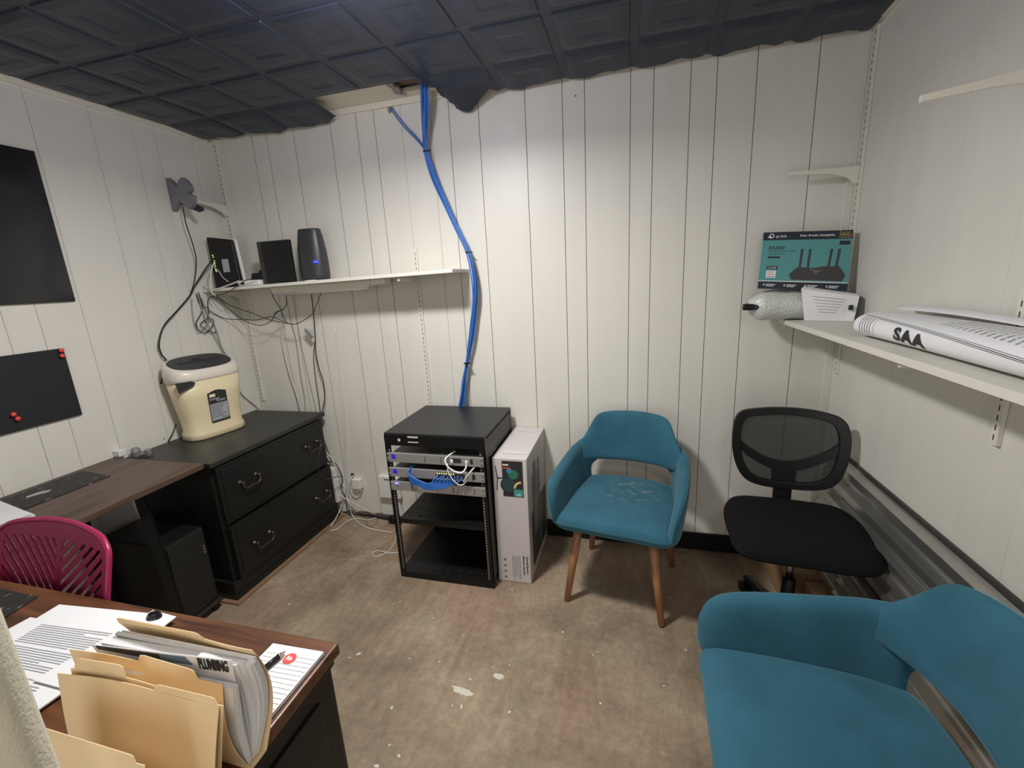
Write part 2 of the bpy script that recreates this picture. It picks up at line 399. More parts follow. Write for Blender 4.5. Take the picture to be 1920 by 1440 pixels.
# cream ceiling board with a hole to the lath
cg = MB(); hx0, hx1, hy0, hy1 = -1.09, -.86, 2.03, 2.19
for b in ((XL, hx0, YF, YB), (hx1, XR, YF, YB), (hx0, hx1, YF, hy0), (hx0, hx1, hy1, YB)): cg.box(b[0], b[1], b[2], b[3], ZC, ZC+.02)
cg.box(XL, XR, YF, YB, ZC+.14, ZC+.16)
ceiling = struct(cg.build('ceiling', M['creamboard']))
q = MB()
q.box(-1.14, -.80, 2.06, 2.085, ZC+.025, ZC+.14); q.box(-1.2, -.8, 2.15, 2.19, ZC+.03, ZC+.14)
child(q.build('wood_lath', M['rawwood']), ceiling)
q = MB()   # torn board edge
for k in range(16):
    t = k/15; x = hx0+.005+random.uniform(-.012, .012); y = hy0+(hy1-hy0)*t
    q.prism([(x-.012, y, ZC-.002), (x+.03*random.uniform(.4, 1), y+.006, ZC-.006), (x+.02, y+.016, ZC-.008), (x-.01, y+.014, ZC-.002)], (0, 0, .012))
child(q.build('torn_edge', M['hole' if False else 'greycable']), ceiling)
# black coffered panels as one hung sheet
P0, PX, PY, Y0 = .005, .2906, .295, 1.995
offs = [0, .016, .020, .046, .082, .100]
prof = [.008, .008, .003, 0, 0, .003]
def breaks(lo, hi, org, pitch):
    out = set([lo, hi]); k0 = int(math.floor((lo-org)/pitch)); k1 = int(math.ceil((hi-org)/pitch))
    for k in range(k0, k1+1):
        for o in offs+[.5*pitch]:
            for s_ in (1, -1):
                v = org+k*pitch+s_*o
                if lo < v < hi: out.add(round(v, 5))
    return sorted(out)
def pz(v, org, pitch):
    d = abs((v-org+pitch/2) % pitch-pitch/2); return d
def hgt(x, y):
    d = min(pz(x, P0, PX), pz(y, Y0, PY))
    for i in range(len(offs)-1):
        if d <= offs[i+1]: return prof[i]+(prof[i+1]-prof[i])*(d-offs[i])/(offs[i+1]-offs[i])
    return prof[-1]
XS = breaks(XL+.012, XR-.012, P0, PX); YS = [y for y in breaks(YF, 2.2, Y0, PY)]
YS = [y for y in YS if y <= 1.996] + [2.03, 2.06, 2.09, 2.12, 2.15, 2.175, 2.205]
def sag(x, y):
    s_ = 0
    t = max(0, (y-1.995)/.21)
    s_ += .055*t*math.exp(-((x+.76)/.11)**2) + .03*t*math.exp(-((x+1.75)/.3)**2)*.6 + .012*t
    return s_
XS2 = []
for a, b_ in zip(XS[:-1], XS[1:]):
    XS2.append(a)
    if b_-a > .03: XS2.append((a+b_)/2)
XS2.append(XS[-1])
def yend(x):
    d = pz(x, P0, PX)
    e = 2.205+.012*math.sin(x*23)+.006*math.sin(x*61)
    if -.9 < x < -.6: e = 2.12+.08*max(0, 1-abs(x+.75)/.13)+.03
    return min(e, 2.235)
q = MB(); idx = {}
for i, x in enumerate(XS2):
    for j, y in enumerate(YS):
        yy = y if y <= 1.996 else 1.995+(y-1.995)/.21*(yend(x)-1.995)
        h = hgt(x, y) if y <= 1.996 else (hgt(x, min(y, 2.09)))*1.0
        idx[(i, j)] = len(q.v); q.v.append((x, yy, 2.302+h-sag(x, yy)))
for i in range(len(XS2)-1):
    for j in range(len(YS)-1):
        xm = (XS2[i]+XS2[i+1])/2; ym = (YS[j]+YS[j+1])/2
        if ym > 1.996 and -1.455 < xm < -.925+.13*max(0, (ym-1.995)/.2): continue
        q.f.append([idx[(i, j)], idx[(i+1, j)], idx[(i+1, j+1)], idx[(i, j+1)]]); q.m.append(0)
child(q.build('black_ceiling_panels', M['ceil'], solid=.003), ceiling)
# trims
struct(box_obj('trim_1', (XL, XR, YB-.014, YB, 2.315, ZC), M['creamboard'], bevel=.003))
q = MB(); q.box(XL, XL+.012, YF, YB-.014, 2.285, 2.312); q.box(XL, XL+.02, YF, YB-.014, 2.318, ZC); struct(q.build('trim_2', M['creamboard'], bevel=.002))
struct(box_obj('trim_3', (XR-.02, XR, YF, YB-.014, 2.30, ZC), M['creamboard'], bevel=.003))
struct(box_obj('trim_4', (XR-.03, XR, YB-.010, YB, .1, 2.315), M['wall'], bevel=.002))
q = MB(); q.box(-.47, XR, YB-.012, YB, 0, .098); struct(q.build('baseboard_back', M['black'], bevel=.002))
q = MB()
for k in range(30):
    x = -1.78+k*.0435; q.box(x, x+.044, YB-.009-.003*random.random(), YB, 0, .022+.012*random.random())
struct(q.build('baseboard_back.001', mat('dirty_wood_strip', (.13, .10, .075), .8, var=.4, scale=20)))
# ceiling lamp (just above the frame)
t = thing('ceiling_lamp', 'round white globe lamp glowing on the black ceiling above the room', 'lamp', (LAMP[0], LAMP[1], 2.302))
q = MB(); q.lathe((0, 0, 0), [(.09, 0), (.09, -.02), (.07, -.03)]); q.build('lamp_base', M['white'], t)
q = MB(); q.lathe((0, 0, 0), [(.065, -.03), (.08, -.045), (.086, -.062), (.08, -.08), (.05, -.094), (.01, -.098)])
q.build('lamp_shade', mat('glowing_glass', (.9, .9, .9), .4, emit=(1, .97, .92), estr=14), t, smooth=True)

# ---------------------------------------------------------------- wall things on the left wall
def board(name, label, y0, y1, z0, z1, rough, group=None):
    q = MB(); q.box(XL+.001, XL+.012, y0, y1, z0, z1)
    return tag(q.build(name, mat(name+'_black', (.010, .010, .012), rough, var=.1), bevel=.002), label, 'board')
board('wall_panel', 'large glossy black upright board on the left wall', .35, 1.40, 1.452, 2.046, .12)
pb = board('pin_board', 'small matt black landscape board with red pins on the left wall', .60, 1.31, .968, 1.262, .7)
M['redpin'] = mat('red_pin', (.75, .07, .05), .35)
def pins(spots, label):
    q = MB()
    for u, v in spots:
        p = onx(u, v, XL+.022); q.lathe((XL+.012, p.y, p.z), [(.002, 0), (.003, .006), (.009, .009), (.010, .014), (.006, .018)], 12, 'x')
    tag(q.build('push_pin_pair', M['redpin'], smooth=True), label, 'push pin')
for i, (u, v) in enumerate([(115, 657), (116, 667), (25, 777), (33, 785)]):
    lab = ['red push pin at the top right corner of the small black board, upper of two', 'red push pin at the top right corner of the small black board, lower of two',
           'red push pin low on the small black board, upper left of two', 'red push pin low on the small black board, lower right of two'][i]
    p = onx(u, v, XL+.022); q = MB(); q.lathe((XL+.012, p.y, p.z), [(.002, 0), (.003, .005), (.008, .008), (.009, .013), (.006, .017)], 12, 'x')
    tag(q.build('push_pin', M['redpin'], smooth=True), lab, 'push pin', 'red push pins on the black board')

# ---------------------------------------------------------------- slotted standards and brackets
def standard(name_label, x, y, z0, z1, face, hint):
    """face: 'y' on the back wall (faces -y) or 'x' on the right wall (faces -x)"""
    q = MB(); w_ = .024; d = .010
    if face == 'y': q.box(x-w_/2, x+w_/2, y-d, y, z0, z1)
    else: q.box(x-d, x, y-w_/2, y+w_/2, z0, z1)
    q.mi = 1; z = z0+.012
    while z < z1-.02:
        for s_ in ((-.005, .005) if hint else (0,)):
            if face == 'y': q.box(x+s_-.0015, x+s_+.0015, y-d-.0006, y-d, z, z+.014)
            else: q.box(x-d-.0006, x-d, y+s_-.0015, y+s_+.0015, z, z+.014)
        z += .025
    return tag(q.build('shelf_standard', [M['white_metal'], M['hole']]), name_label, 'shelf standard')
standard('slotted white shelf standard in the left corner of the back wall', -2.315+.03, YB-.001, .77, 2.30, 'y', False)
standard('slotted white shelf standard under the right end of the left shelf', -1.112, YB-.001, .66, 1.63, 'y', False)
standard('slotted white shelf standard in the right corner behind the router box', XR-.001, 2.185, .975, 2.29, 'x', False)
standard('slotted white shelf standard on the right wall crossing the long shelf', XR-.001, 1.29, .99, 1.37, 'x', False)
def bracket(root, tip, h, th, m=None):
    """tapered shelf bracket; root point at wall top, tip point top"""
    r = Vector(root); t_ = Vector(tip); d = t_-r; L = d.length; d.normalize(); n = d.cross(Vector((0, 0, 1))).normalized()
    prof_ = [(0, 0), (1, 0), (1, -.014), (.5, -.02), (.32, -.026), (.14, -.042), (.05, -h), (0, -h)]
    q = MB(); q.prism([r+d*L*a+Vector((0, 0, b_))-n*th/2 for a, b_ in prof_], n*th)
    return q.build('shelf_bracket', M['white_metal'], bevel=.001)
tag(bracket((-2.285, YB-.012, 1.95), (-2.27, 1.95, 1.955), .06, .010), 'white bracket holding the grey cross shaped antenna in the left corner', 'bracket')
tag(bracket((XR-.012, 2.185, 1.812), (.615, 2.17, 1.812), .065, .012), 'empty white bracket on the right corner standard above the router box', 'bracket')
tag(bracket((XR-.012, 1.29, 1.83), (.622, 1.31, 1.80), .07, .012), 'empty white bracket high on the right wall at the frame edge', 'bracket')
tag(bracket((-2.285, YB-.012, 1.462), (-2.28, 2.03, 1.462), .06, .010), 'white bracket under the left end of the left shelf', 'bracket')
tag(bracket((-1.112, YB-.012, 1.481), (-1.112, 2.03, 1.481), .06, .010), 'white bracket under the right end of the left shelf', 'bracket')
tag(bracket((XR-.012, 2.185, 1.198), (.65, 2.185, 1.198), .06, .010), 'white bracket under the far end of the long right shelf', 'bracket')
tag(bracket((XR-.012, 1.29, 1.198), (.65, 1.29, 1.198), .06, .010), 'white bracket under the middle of the long right shelf', 'bracket')
# shelves
def zl(x): return 1.480+(x-XL)/(-.816-XL)*.029      # top surface of the left shelf
q = MB(); x0, x1 = XL+.002, -.816
q.hexa([(x0, 2.014, zl(x0)-.016), (x1, 2.014, zl(x1)-.016), (x1, YB-.002, zl(x1)-.016), (x0, YB-.002, zl(x0)-.016), (x0, 2.014, zl(x0)), (x1, 2.014, zl(x1)), (x1, YB-.002, zl(x1)), (x0, YB-.002, zl(x0))])
tag(q.build('wall_shelf', M['shelfwhite'], bevel=.001), 'white painted wall shelf on the back wall carrying the modems', 'shelf')
q = MB(); q.hexa([(.633, .25, 1.2), (XR-.012, .25, 1.2), (XR-.012, 2.17, 1.2), (.633, 2.19, 1.2), (.633, .25, 1.219), (XR-.012, .25, 1.219), (XR-.012, 2.17, 1.219), (.633, 2.19, 1.219)])
tag(q.build('wall_shelf', M['shelfwhite'], bevel=.001), 'long white wall shelf on the right wall carrying rolled drawings', 'shelf')
# under-shelf strip light
t = thing('strip_light', 'thin white unlit strip light fixed under the left shelf', 'light', (-1.6, 2.12, 1.46))
q = MB(); q.hexa([(-1.93, 2.085, 1.438), (-1.31, 2.085, 1.450), (-1.31, 2.155, 1.450), (-1.93, 2.155, 1.438), (-1.93, 2.085, zl(-1.93)-.0165), (-1.31, 2.085, zl(-1.31)-.0165), (-1.31, 2.155, zl(-1.31)-.0165), (-1.93, 2.155, zl(-1.93)-.0165)])
child(q.build('light_housing', M['white_metal'], bevel=.003), t)
q = MB(); q.cyl((-1.915, 2.10, 1.436), (-1.33, 2.10, 1.448), .013); child(q.build('light_tube', mat('frosted_tube', (.72, .72, .70), .3), smooth=True), t)
q = MB(); q.hexa([(-1.31, 2.09, 1.456), (-1.225, 2.09, 1.458), (-1.225, 2.15, 1.458), (-1.31, 2.15, 1.456), (-1.31, 2.09, zl(-1.31)-.0165), (-1.225, 2.09, zl(-1.225)-.0165), (-1.225, 2.15, zl(-1.225)-.0165), (-1.31, 2.15, zl(-1.31)-.0165)])
child(q.build('end_cap', M['white'], bevel=.004), t)

# ---------------------------------------------------------------- cross-shaped antenna
t = thing('cross_antenna', 'grey cross shaped antenna with four lobes hung from the corner bracket', 'antenna', (-2.262, 1.955, 1.945))
a_ = ony(338, 365, 1.955)
q = MB()
def lobe(c, ang, L, wd):
    d = Vector((math.cos(ang), 0, math.sin(ang))); n = Vector((-d.z, 0, d.x)); c = Vector(c)
    pts = [c-n*wd*.5, c+d*L*.35-n*wd*.42, c+d*L*.6-n*wd*.56, c+d*L*.9-n*wd*.5, c+d*L-n*wd*.2, c+d*L+n*wd*.2, c+d*L*.9+n*wd*.5, c+d*L*.6+n*wd*.56, c+d*L*.35+n*wd*.42, c+n*wd*.5]
    return pts
M['antenna'] = mat('grey_antenna_plastic', (.19, .19, .21), .5)
cx = Vector((a_.x, 1.94, a_.z))
arms = [(2.50, .100, .038), (.60, .090, .038), (-.56, .098, .036), (-2.55, .098, .036)]
arms.sort(key=lambda e: e[0] % (2*PI)); out = []
for i_, (ang, L, hw_) in enumerate(arms):
    d = Vector((math.cos(ang), 0, math.sin(ang))); n_ = Vector((-d.z, 0, d.x))
    out += [cx+d*L*.62-n_*hw_, cx+d*L*.90-n_*hw_, cx+d*L-n_*hw_*.45, cx+d*L+n_*hw_*.45, cx+d*L*.90+n_*hw_, cx+d*L*.62+n_*hw_]
    nx_ang = arms[(i_+1) % 4][0]; g_ = (nx_ang-ang) % (2*PI); m_ang = ang+g_/2
    out.append(cx+Vector((math.cos(m_ang), 0, math.sin(m_ang)))*(.044 if g_ < 1.8 else .034))
q.prism(out, (0, .024, 0))
q.add([cx+Vector((0, -.004, 0))]+out, [(0, 1+k, 1+(k+1) % len(out)) for k in range(len(out))])
o = q.build('antenna_body', M['antenna'], bevel=.006, seg=3); child(o, t); o.modifiers.clear()
q = MB(); q.prism([cx+Vector((.0, .026, -.02)), cx+Vector((.12, .024, -.07)), cx+Vector((.12, .024, -.088)), cx+Vector((.09, .024, -.093)), cx+Vector((-.01, .024, -.05))], (0, .004, 0))
child(q.build('back_plate', M['darkgrey']), t)

# ---------------------------------------------------------------- modems on the left shelf
t = thing('modem', 'black gateway modem in the left corner with small green lights and a silver sticker', 'modem', (-2.2, 2.10, 1.485))
zb = zl(-2.2)+.0005
q = MB()
# wedge body whose port side faces the room and leans
fr = [Vector((-2.285, 2.062, zb)), Vector((-2.118, 2.075, zb)), Vector((-2.113, 2.098, zb)), Vector((-2.28, 2.10, zb))]
tp = [Vector((-2.288, 2.066, 1.762)), Vector((-2.132, 2.08, 1.738)), Vector((-2.128, 2.098, 1.738)), Vector((-2.284, 2.10, 1.762))]
q.hexa(fr+tp); child(q.build('modem_body', M['blackplastic'], bevel=.008, seg=3), t)
fm = frame(fr[0], fr[1]-fr[0], tp[0]-fr[0], .0014)
if fm(0, 0, 1).y > fr[0].y:
    _e1, _e2 = (fr[1]-fr[0]).normalized(), (tp[0]-fr[0]).normalized(); fm = lambda a, b_, h=0, f=fr[0]: f+_e1*a+_e2*b_+_e2.cross(_e1)*(.0014+h)
q = MB(); decal(q, fm, .075, .118, .085, .155); child(q.build('silver_sticker', mat('silver_sticker', (.42, .43, .45), .4, .3)), t)
q = MB()
for k, z in enumerate((.178, .168, .148, .138, .13, .12, .108, .098, .09)):
    x = .022+.002*(k % 3); decal(q, fm, x, x+.006, z, z+.004, .0005)
child(q.build('green_lights', mat('green_led', (.3, .5, .1), .4, emit=(.65, 1, .25), estr=2.2)), t)
q = MB(); q.hexa([V3(-2.283, 2.1005, zb), V3(-2.108, 2.0985, zb), V3(-2.105, 2.112, zb), V3(-2.28, 2.114, zb), V3(-2.286, 2.1005, 1.768), V3(-2.124, 2.0985, 1.744), V3(-2.121, 2.110, 1.742), V3(-2.284, 2.114, 1.766)])
child(q.build('white_edge_shell', M['white'], bevel=.003), t)
# black two-slab box
t = thing('router', 'flat black upright router box of two slabs between modem and tower', 'router', (-1.83, 2.08, 1.49))
zb = zl(-1.83)+.0005
def lean(x0_, x1_, y0_, y1_, z0_, z1_, sx, tw=0.):
    return [Vector((x0_, y0_, z0_)), Vector((x1_, y0_+tw, z0_)), Vector((x1_, y1_+tw, z0_)), Vector((x0_, y1_, z0_)), Vector((x0_+sx, y0_, z1_)), Vector((x1_+sx, y0_+tw, z1_)), Vector((x1_+sx, y1_+tw, z1_)), Vector((x0_+sx, y1_, z1_))]
q = MB(); q.hexa(lean(-1.908, -1.728, 2.045, 2.058, zb, 1.706, -.0)); child(q.build('front_slab', M['blackplastic'], bevel=.003), t)
q = MB(); q.hexa(lean(-1.948, -1.742, 2.0585, 2.080, zb, 1.712, -.0)); child(q.build('rear_slab', M['darkgrey'], bevel=.003), t)
q = MB()
for k in range(5): q.box(-1.944, -1.914, 2.0575, 2.0585, 1.66-k*.014, 1.664-k*.014)
child(q.build('vent_slots', M['hole']), t)
# tapered tower
t = thing('mesh_router', 'tapered dark grey oval tower router with a blue light on the left shelf', 'router', (-1.645, 2.11, 1.494))
zb = zl(-1.645)+.0005
def oval_loft(q, levels, n=32, pw=2.4):
    vs = []; m_ = len(levels)
    for cx_, cy_, z, rx, ry in levels:
        for k in range(n):
            a = 2*PI*k/n; c_, s_ = math.cos(a), math.sin(a)
            vs.append((cx_+rx*math.copysign(abs(c_)**(2/pw), c_), cy_+ry*math.copysign(abs(s_)**(2/pw), s_), z))
    q.add(vs, [(j*n+k, j*n+(k+1) % n, (j+1)*n+(k+1) % n, (j+1)*n+k) for j in range(m_-1) for k in range(n)]+[tuple(range(n))[::-1], tuple(range((m_-1)*n, m_*n))])
q = MB(); H_ = 1.762-zb
oval_loft(q, [(-1.645, 2.11, zb+H_*f, rx, ry) for f, rx, ry in ((0, .066, .05), (.01, .072, .054), (.12, .078, .056), (.35, .079, .056), (.6, .076, .052), (.85, .068, .044), (.96, .062, .038), (.985, .060, .036), (.975, .054, .031))])
child(q.build('tower_body', M['darkgrey'], smooth=False, weld=True), t)
for p in t.children[0].data.polygons: p.use_smooth = abs(p.normal.z) < .9
pp = ony(592, 491, 2.0535); q = MB(); q.box(pp.x-.013, pp.x+.013, 2.0515, 2.0555, pp.z-.0055, pp.z+.0055)
child(q.build('blue_light', mat('blue_led', (.0, .0, .4), .4, emit=(.03, .03, 1), estr=5), bevel=.001), t)
q = MB(); q.cyl((-1.645, 2.11, zb-.0004), (-1.645, 2.11, zb+.004), .062); child(q.build('tower_foot', M['white']), t)
# small white base unit and two power bricks between modem and router
t = thing('network_switch', 'small white flat box with a dark port lying between the modems', 'switch', (-2.03, 2.07, zl(-2.03)))
q = MB(); q.box(-2.10, -1.952, 2.035, 2.09, zl(-2.03)+.001, zl(-2.03)+.030); child(q.build('switch_body', M['white'], bevel=.007, seg=3), t)
q = MB(); q.box(-2.075, -2.05, 2.0345, 2.036, zl(-2.03)+.008, zl(-2.03)+.02); child(q.build('port', M['hole']), t)
q = MB(); q.hexa([(-2.09, 2.11, zl(-2.03)+.001), (-2.0, 2.11, zl(-2.03)+.001), (-2.0, 2.16, zl(-2.03)+.001), (-2.09, 2.16, zl(-2.03)+.001), (-2.07, 2.115, 1.555), (-2.0, 2.115, 1.555), (-2.0, 2.155, 1.555), (-2.07, 2.155, 1.555)])
tag(q.build('power_adapter', M['blackplastic'], bevel=.004), 'black power adapter standing behind the small white box', 'adapter')
q = MB(); q.cyl((-1.985, 2.10, 1.545), (-1.985, 2.15, 1.545), .026, n=20); q.box(-2.005, -1.965, 2.105, 2.145, zl(-1.98)+.001, 1.53)
tag(q.build('power_adapter', M['blackplastic'], bevel=.003), 'round topped black power adapter touching the flat router box', 'adapter')

# ---------------------------------------------------------------- cords
def cord(name, label, pts, r, m, cat='cable', n=6, group=None, extra=None):
    q = MB(); q.tube(pts, r, n); o = q.build(name, m, smooth=True); return tag(o, label, cat, group)
def oyx(u, v, y):   # plane y, but never behind the left wall surface
    p = ony(u, v, y)
    return p if p.x > -2.318 else onx(u, v, -2.318+.004*((u*7+v) % 3))
def PY_(uvs, y):   # points on planes y; entries (u, v) or (u, v, y)
    return [oyx(p[0], p[1], p[2] if len(p) > 2 else y) for p in uvs]
def PX_(uvs, x): return [onx(p[0], p[1], p[2] if len(p) > 2 else x) for p in uvs]
B_, W_, G_ = M['blackcable'], M['whitecable'], M['greycable']
cord('antenna_cord', 'thin black cord hanging from the grey cross antenna down to the shelf end', PY_([(343, 388, 1.945), (349, 420, 1.95), (362, 460, 1.97), (368, 490, 1.985), (365, 525, 1.99), (358, 548, 1.99)], 1.95), .0028, B_)
cord('black_cord', 'thick black power cord curving from the shelf end down to the shredder', [oyx(398, 487, 2.04), oyx(385, 505, 2.0), oyx(366, 535, 1.985), onx(355, 556, -2.315), onx(330, 585, -2.31), onx(307, 612, -2.30), onx(298, 645, -2.305), onx(303, 665, -2.31), onx(312, 680, -2.312), Vector((-2.312, 1.66, 1.02))], .0042, B_)
cord('dangling_cord', 'black looped cord knotted below the left shelf end', PY_([(372, 548), (380, 575), (376, 590), (368, 605), (372, 618), (385, 624), (398, 612), (400, 600), (388, 598), (376, 608), (383, 615), (398, 624), (404, 623)], 2.05), .0026, B_)
cord('dangling_cord', 'grey cord loop hanging beside the knotted cord', PY_([(360, 560), (361, 590), (366, 612), (372, 622), (382, 616), (394, 600), (403, 612), (404, 625)], 2.10), .0022, G_)
cord('charger_cord', 'thin black cord dropping from the left shelf into the cord knot', PY_([(368, 550), (374, 568), (382, 573), (391, 580), (391, 590), (385, 605)], 2.08), .0024, B_)
cord('black_cord', 'black cord dropping from behind the shredder to the dresser edge', [onx(330, 795, -2.312), onx(324, 812, -2.312), onx(315, 828, -2.314)], .003, B_)
cord('network_cable', 'grey cable from the cord knot running behind the shredder to the dresser', PY_([(378, 560, 2.1), (390, 590, 2.12), (403, 612, 2.16), (415, 650, 2.2), (428, 672, 2.22), (440, 700, 2.235), (450, 735, 2.24), (480, 762, 2.24), (492, 775, 2.235)], 2.2), .0032, G_)
cord('network_cable', 'second grey cable falling from the shelf end behind the shredder top', PY_([(372, 556, 2.1), (386, 600, 2.16), (405, 635, 2.2), (422, 668, 2.225), (432, 715, 2.235), (442, 745, 2.24), (448, 765, 2.24)], 2.2), .0030, G_)
cord('thin_wire', 'thin grey wire hanging straight from the cord knot onto the shredder', [ony(382, 618, 2.1), ony(382, 640, 2.02), ony(382, 662, 1.95)], .0015, G_)
cord('white_cord', 'white cable looping off the front of the modem over the shelf edge', PY_([(404, 492, 2.03), (398, 500, 2.0), (395, 520, 1.99), (394, 535, 1.985), (397, 548, 1.985), (404, 554, 1.99)], 2.0), .0035, W_)
cord('white_cord', 'white cable lying along the left shelf from the modem to the white box', [oyx(383, 532, 2.01), oyx(395, 543, 2.0), ony(410, 541, 2.01), ony(430, 534, 2.022), ony(448, 527, 2.03)], .004, W_)
cord('white_cord', 'short white cable from the modem lights down onto the shelf', PY_([(400, 500, 2.035), (410, 508, 2.03), (418, 520, 2.025), (428, 528, 2.02)], 2.03), .002, W_)
cord('black_cord', 'thin black cord crossing from the white box over the shelf front', PY_([(478, 524, 2.02), (462, 525, 2.005), (448, 534, 2.0), (432, 545, 1.998), (419, 551, 2.0), (400, 555, 2.03), (390, 563, 2.06), (392, 585, 2.06)], 2.0), .0022, B_)
cord('black_cord', 'long black cord sagging under the left shelf, lowest of three', PY_([(396, 556), (410, 562), (440, 588), (460, 602), (485, 610), (500, 607), (510, 600), (518, 587), (532, 580)], 2.12), .0022, B_)
cord('black_cord', 'long black cord sagging under the left shelf to the strip light', PY_([(392, 582), (420, 597), (455, 599), (482, 600), (508, 594), (530, 602), (551, 608), (570, 600), (586, 588), (594, 570), (602, 550)], 2.13), .0022, B_)
cord('black_cord', 'black cord under the left shelf running straight to the middle drop', PY_([(404, 553), (430, 572), (470, 586), (500, 598), (530, 605), (552, 608)], 2.14), .0022, B_)
cord('black_cord', 'short black cord falling from the strip light start', PY_([(508, 545), (514, 560), (525, 578), (532, 594), (536, 604)], 2.13), .0022, B_)
cord('black_cord', 'short black cord hooked under the strip light middle', PY_([(536, 552), (537, 570), (530, 580), (520, 584), (512, 590)], 2.11), .0022, B_)
cord('white_cord', 'white cable hanging from the shelf middle down to the dresser top', PY_([(529, 608), (528, 630), (533, 660), (543, 700), (556, 740), (565, 772), (570, 800)], 2.225), .0038, W_)
cord('thin_wire', 'thin brown wire down the back wall above the dresser, left one', PY_([(536, 555), (545, 600), (555, 640), (563, 700), (570, 740), (573, 775)], 2.237), .0016, mat('brown_wire', (.22, .17, .13), .6))
cord('thin_wire', 'thin grey wire down the back wall above the dresser, right of the brown wire', PY_([(551, 552), (560, 620), (572, 680), (586, 740), (594, 775)], 2.241), .0014, G_)
cord('lamp_cord', 'black cord with a plug falling from the strip light to the dresser corner', PY_([(584, 552), (588, 590), (591, 632), (592, 660), (598, 690), (606, 715), (609, 745), (603, 778), (602, 800), (606, 830)], 2.21), .003, B_)
cord('lamp_cord', 'dark cord beside the plugged cord ending behind the dresser corner', PY_([(590, 640), (588, 670), (592, 710), (597, 745), (602, 785), (604, 830)], 2.225), .0026, mat('brown_cord', (.10, .08, .07), .5))
q = MB(); a = ony(573, 620, 2.20); b = ony(586, 634, 2.20); q.bar(a, b, .016, .018); q.bar(a+Vector((-.008, 0, .012)), a, .003, .006); q.bar(a+Vector((.002, 0, .016)), a+Vector((.006, 0, 0)), .003, .006)
tag(q.build('plug', M['chrome'], bevel=.003), 'small metallic plug dangling on the black cord below the shelf', 'plug')
cord('white_cord', 'long white cable down the back wall between dresser and rack', PY_([(628, 615), (634, 680), (640, 740), (645, 790), (647, 850), (649, 890), (650, 915), (642, 945), (630, 970), (621, 985)], 2.235)[:7]+[onz(640, 950, .06), onz(628, 975, .03), onz(619, 988, .006)], .0036, W_)
cord('white_cord', 'white cable from the wall hole beside the outlet to the rack floor', [ony(662, 891, 2.245), ony(655, 905, 2.22), ony(651, 930, 2.2), ony(655, 945, 2.18), onz(660, 965, .02), onz(672, 980, .005), onz(690, 990, .005), onz(712, 995, .005), onz(735, 999, .005)], .0036, W_)
cord('white_cord', 'white cable crossing the floor edge from dresser to rack', [ony(636, 928, 2.23), ony(655, 939, 2.22), ony(675, 950, 2.2), ony(690, 958, 2.18), onz(708, 966, .01), onz(724, 968, .006)], .0034, W_)
cord('white_cord', 'white cable lying on the floor in front of the dresser corner', [onz(621, 996, .005), onz(635, 990, .005), onz(650, 978, .005), onz(668, 972, .005), onz(690, 975, .005), onz(712, 968, .005)], .0034, W_)
cord('white_cord', 'white cable loop on the floor at the left rack foot', [onz(744, 990, .02), onz(742, 1012, .005), onz(732, 1030, .004), onz(718, 1040, .004), onz(704, 1044, .004), onz(698, 1038, .004), onz(706, 1033, .004), onz(716, 1034, .008), onz(730, 1037, .004), onz(748, 1036, .004)], .003, W_)
cord('grey_cord', 'coiled grey cable on the floor against the back wall by the rack', [onz(686, 978, .005), onz(694, 985, .005), onz(706, 980, .005), onz(704, 972, .008), onz(692, 972, .005), onz(686, 982, .008), onz(700, 988, .005)], .0022, G_)
cord('black_cord', 'thick black cable lying along the foot of the back wall to the rack', [onz(632, 957, .012), onz(660, 962, .012), onz(690, 966, .012), onz(715, 970, .012), onz(734, 974, .014), onz(752, 980, .016)], .0075, B_)
q = MB(); p = onz(737, 975, .02); q.lathe((p.x-.03, p.y, .028), [(.008, 0), (.024, .012), (.026, .05), (.012, .075)], 16, 'x')
tag(q.build('cable_plug', M['blackplastic'], smooth=True), 'fat black plug on the floor at the left side of the rack', 'plug')
for k, (pts, lab) in enumerate([
        ([(603, 800), (608, 840), (622, 860), (631, 880), (638, 900), (634, 920), (628, 935)], 'white cable hanging at the right dresser side, outer one'),
        ([(605, 830), (612, 862), (628, 868), (642, 895), (640, 915), (648, 935), (650, 955)], 'black cable hanging at the right dresser side'),
        ([(604, 815), (618, 852), (624, 880), (628, 905), (626, 930), (640, 950)], 'grey cable hanging at the right dresser side'),
        ([(606, 845), (620, 868), (632, 895), (646, 915), (642, 935), (630, 950)], 'pale cable hanging at the right dresser side, inner one')]):
    cord('hanging_cable', lab, PY_(pts, 2.225+.004*k), .003, [W_, B_, G_, M['white']][k])
cord('hanging_cable', 'dark cable looping out from the lower right dresser drawer', [onx(606, 832, -1.79), onx(599, 850, -1.785), onx(598, 885, -1.78), onx(610, 898, -1.78), onx(626, 895, -1.75), ony(640, 893, 2.22)], .0022, M['darkgrey'])
q = MB()
for k in range(3):
    p = ony(625+k*3, 885+k*18, 2.225); q.box(p.x-.022, p.x+.02, 2.21, 2.245, p.z-.022, p.z+.02)
p0 = ony(624, 880, 2.24); p1 = ony(634, 935, 2.24)
q = MB(); q.box(p0.x-.02, p0.x+.03, 2.205, 2.249, p1.z-.01, p0.z+.02); tp_ = q.build('power_strip', M['white'], bevel=.004)
tag(tp_, 'white power strip on the back wall behind the dresser corner', 'power strip')
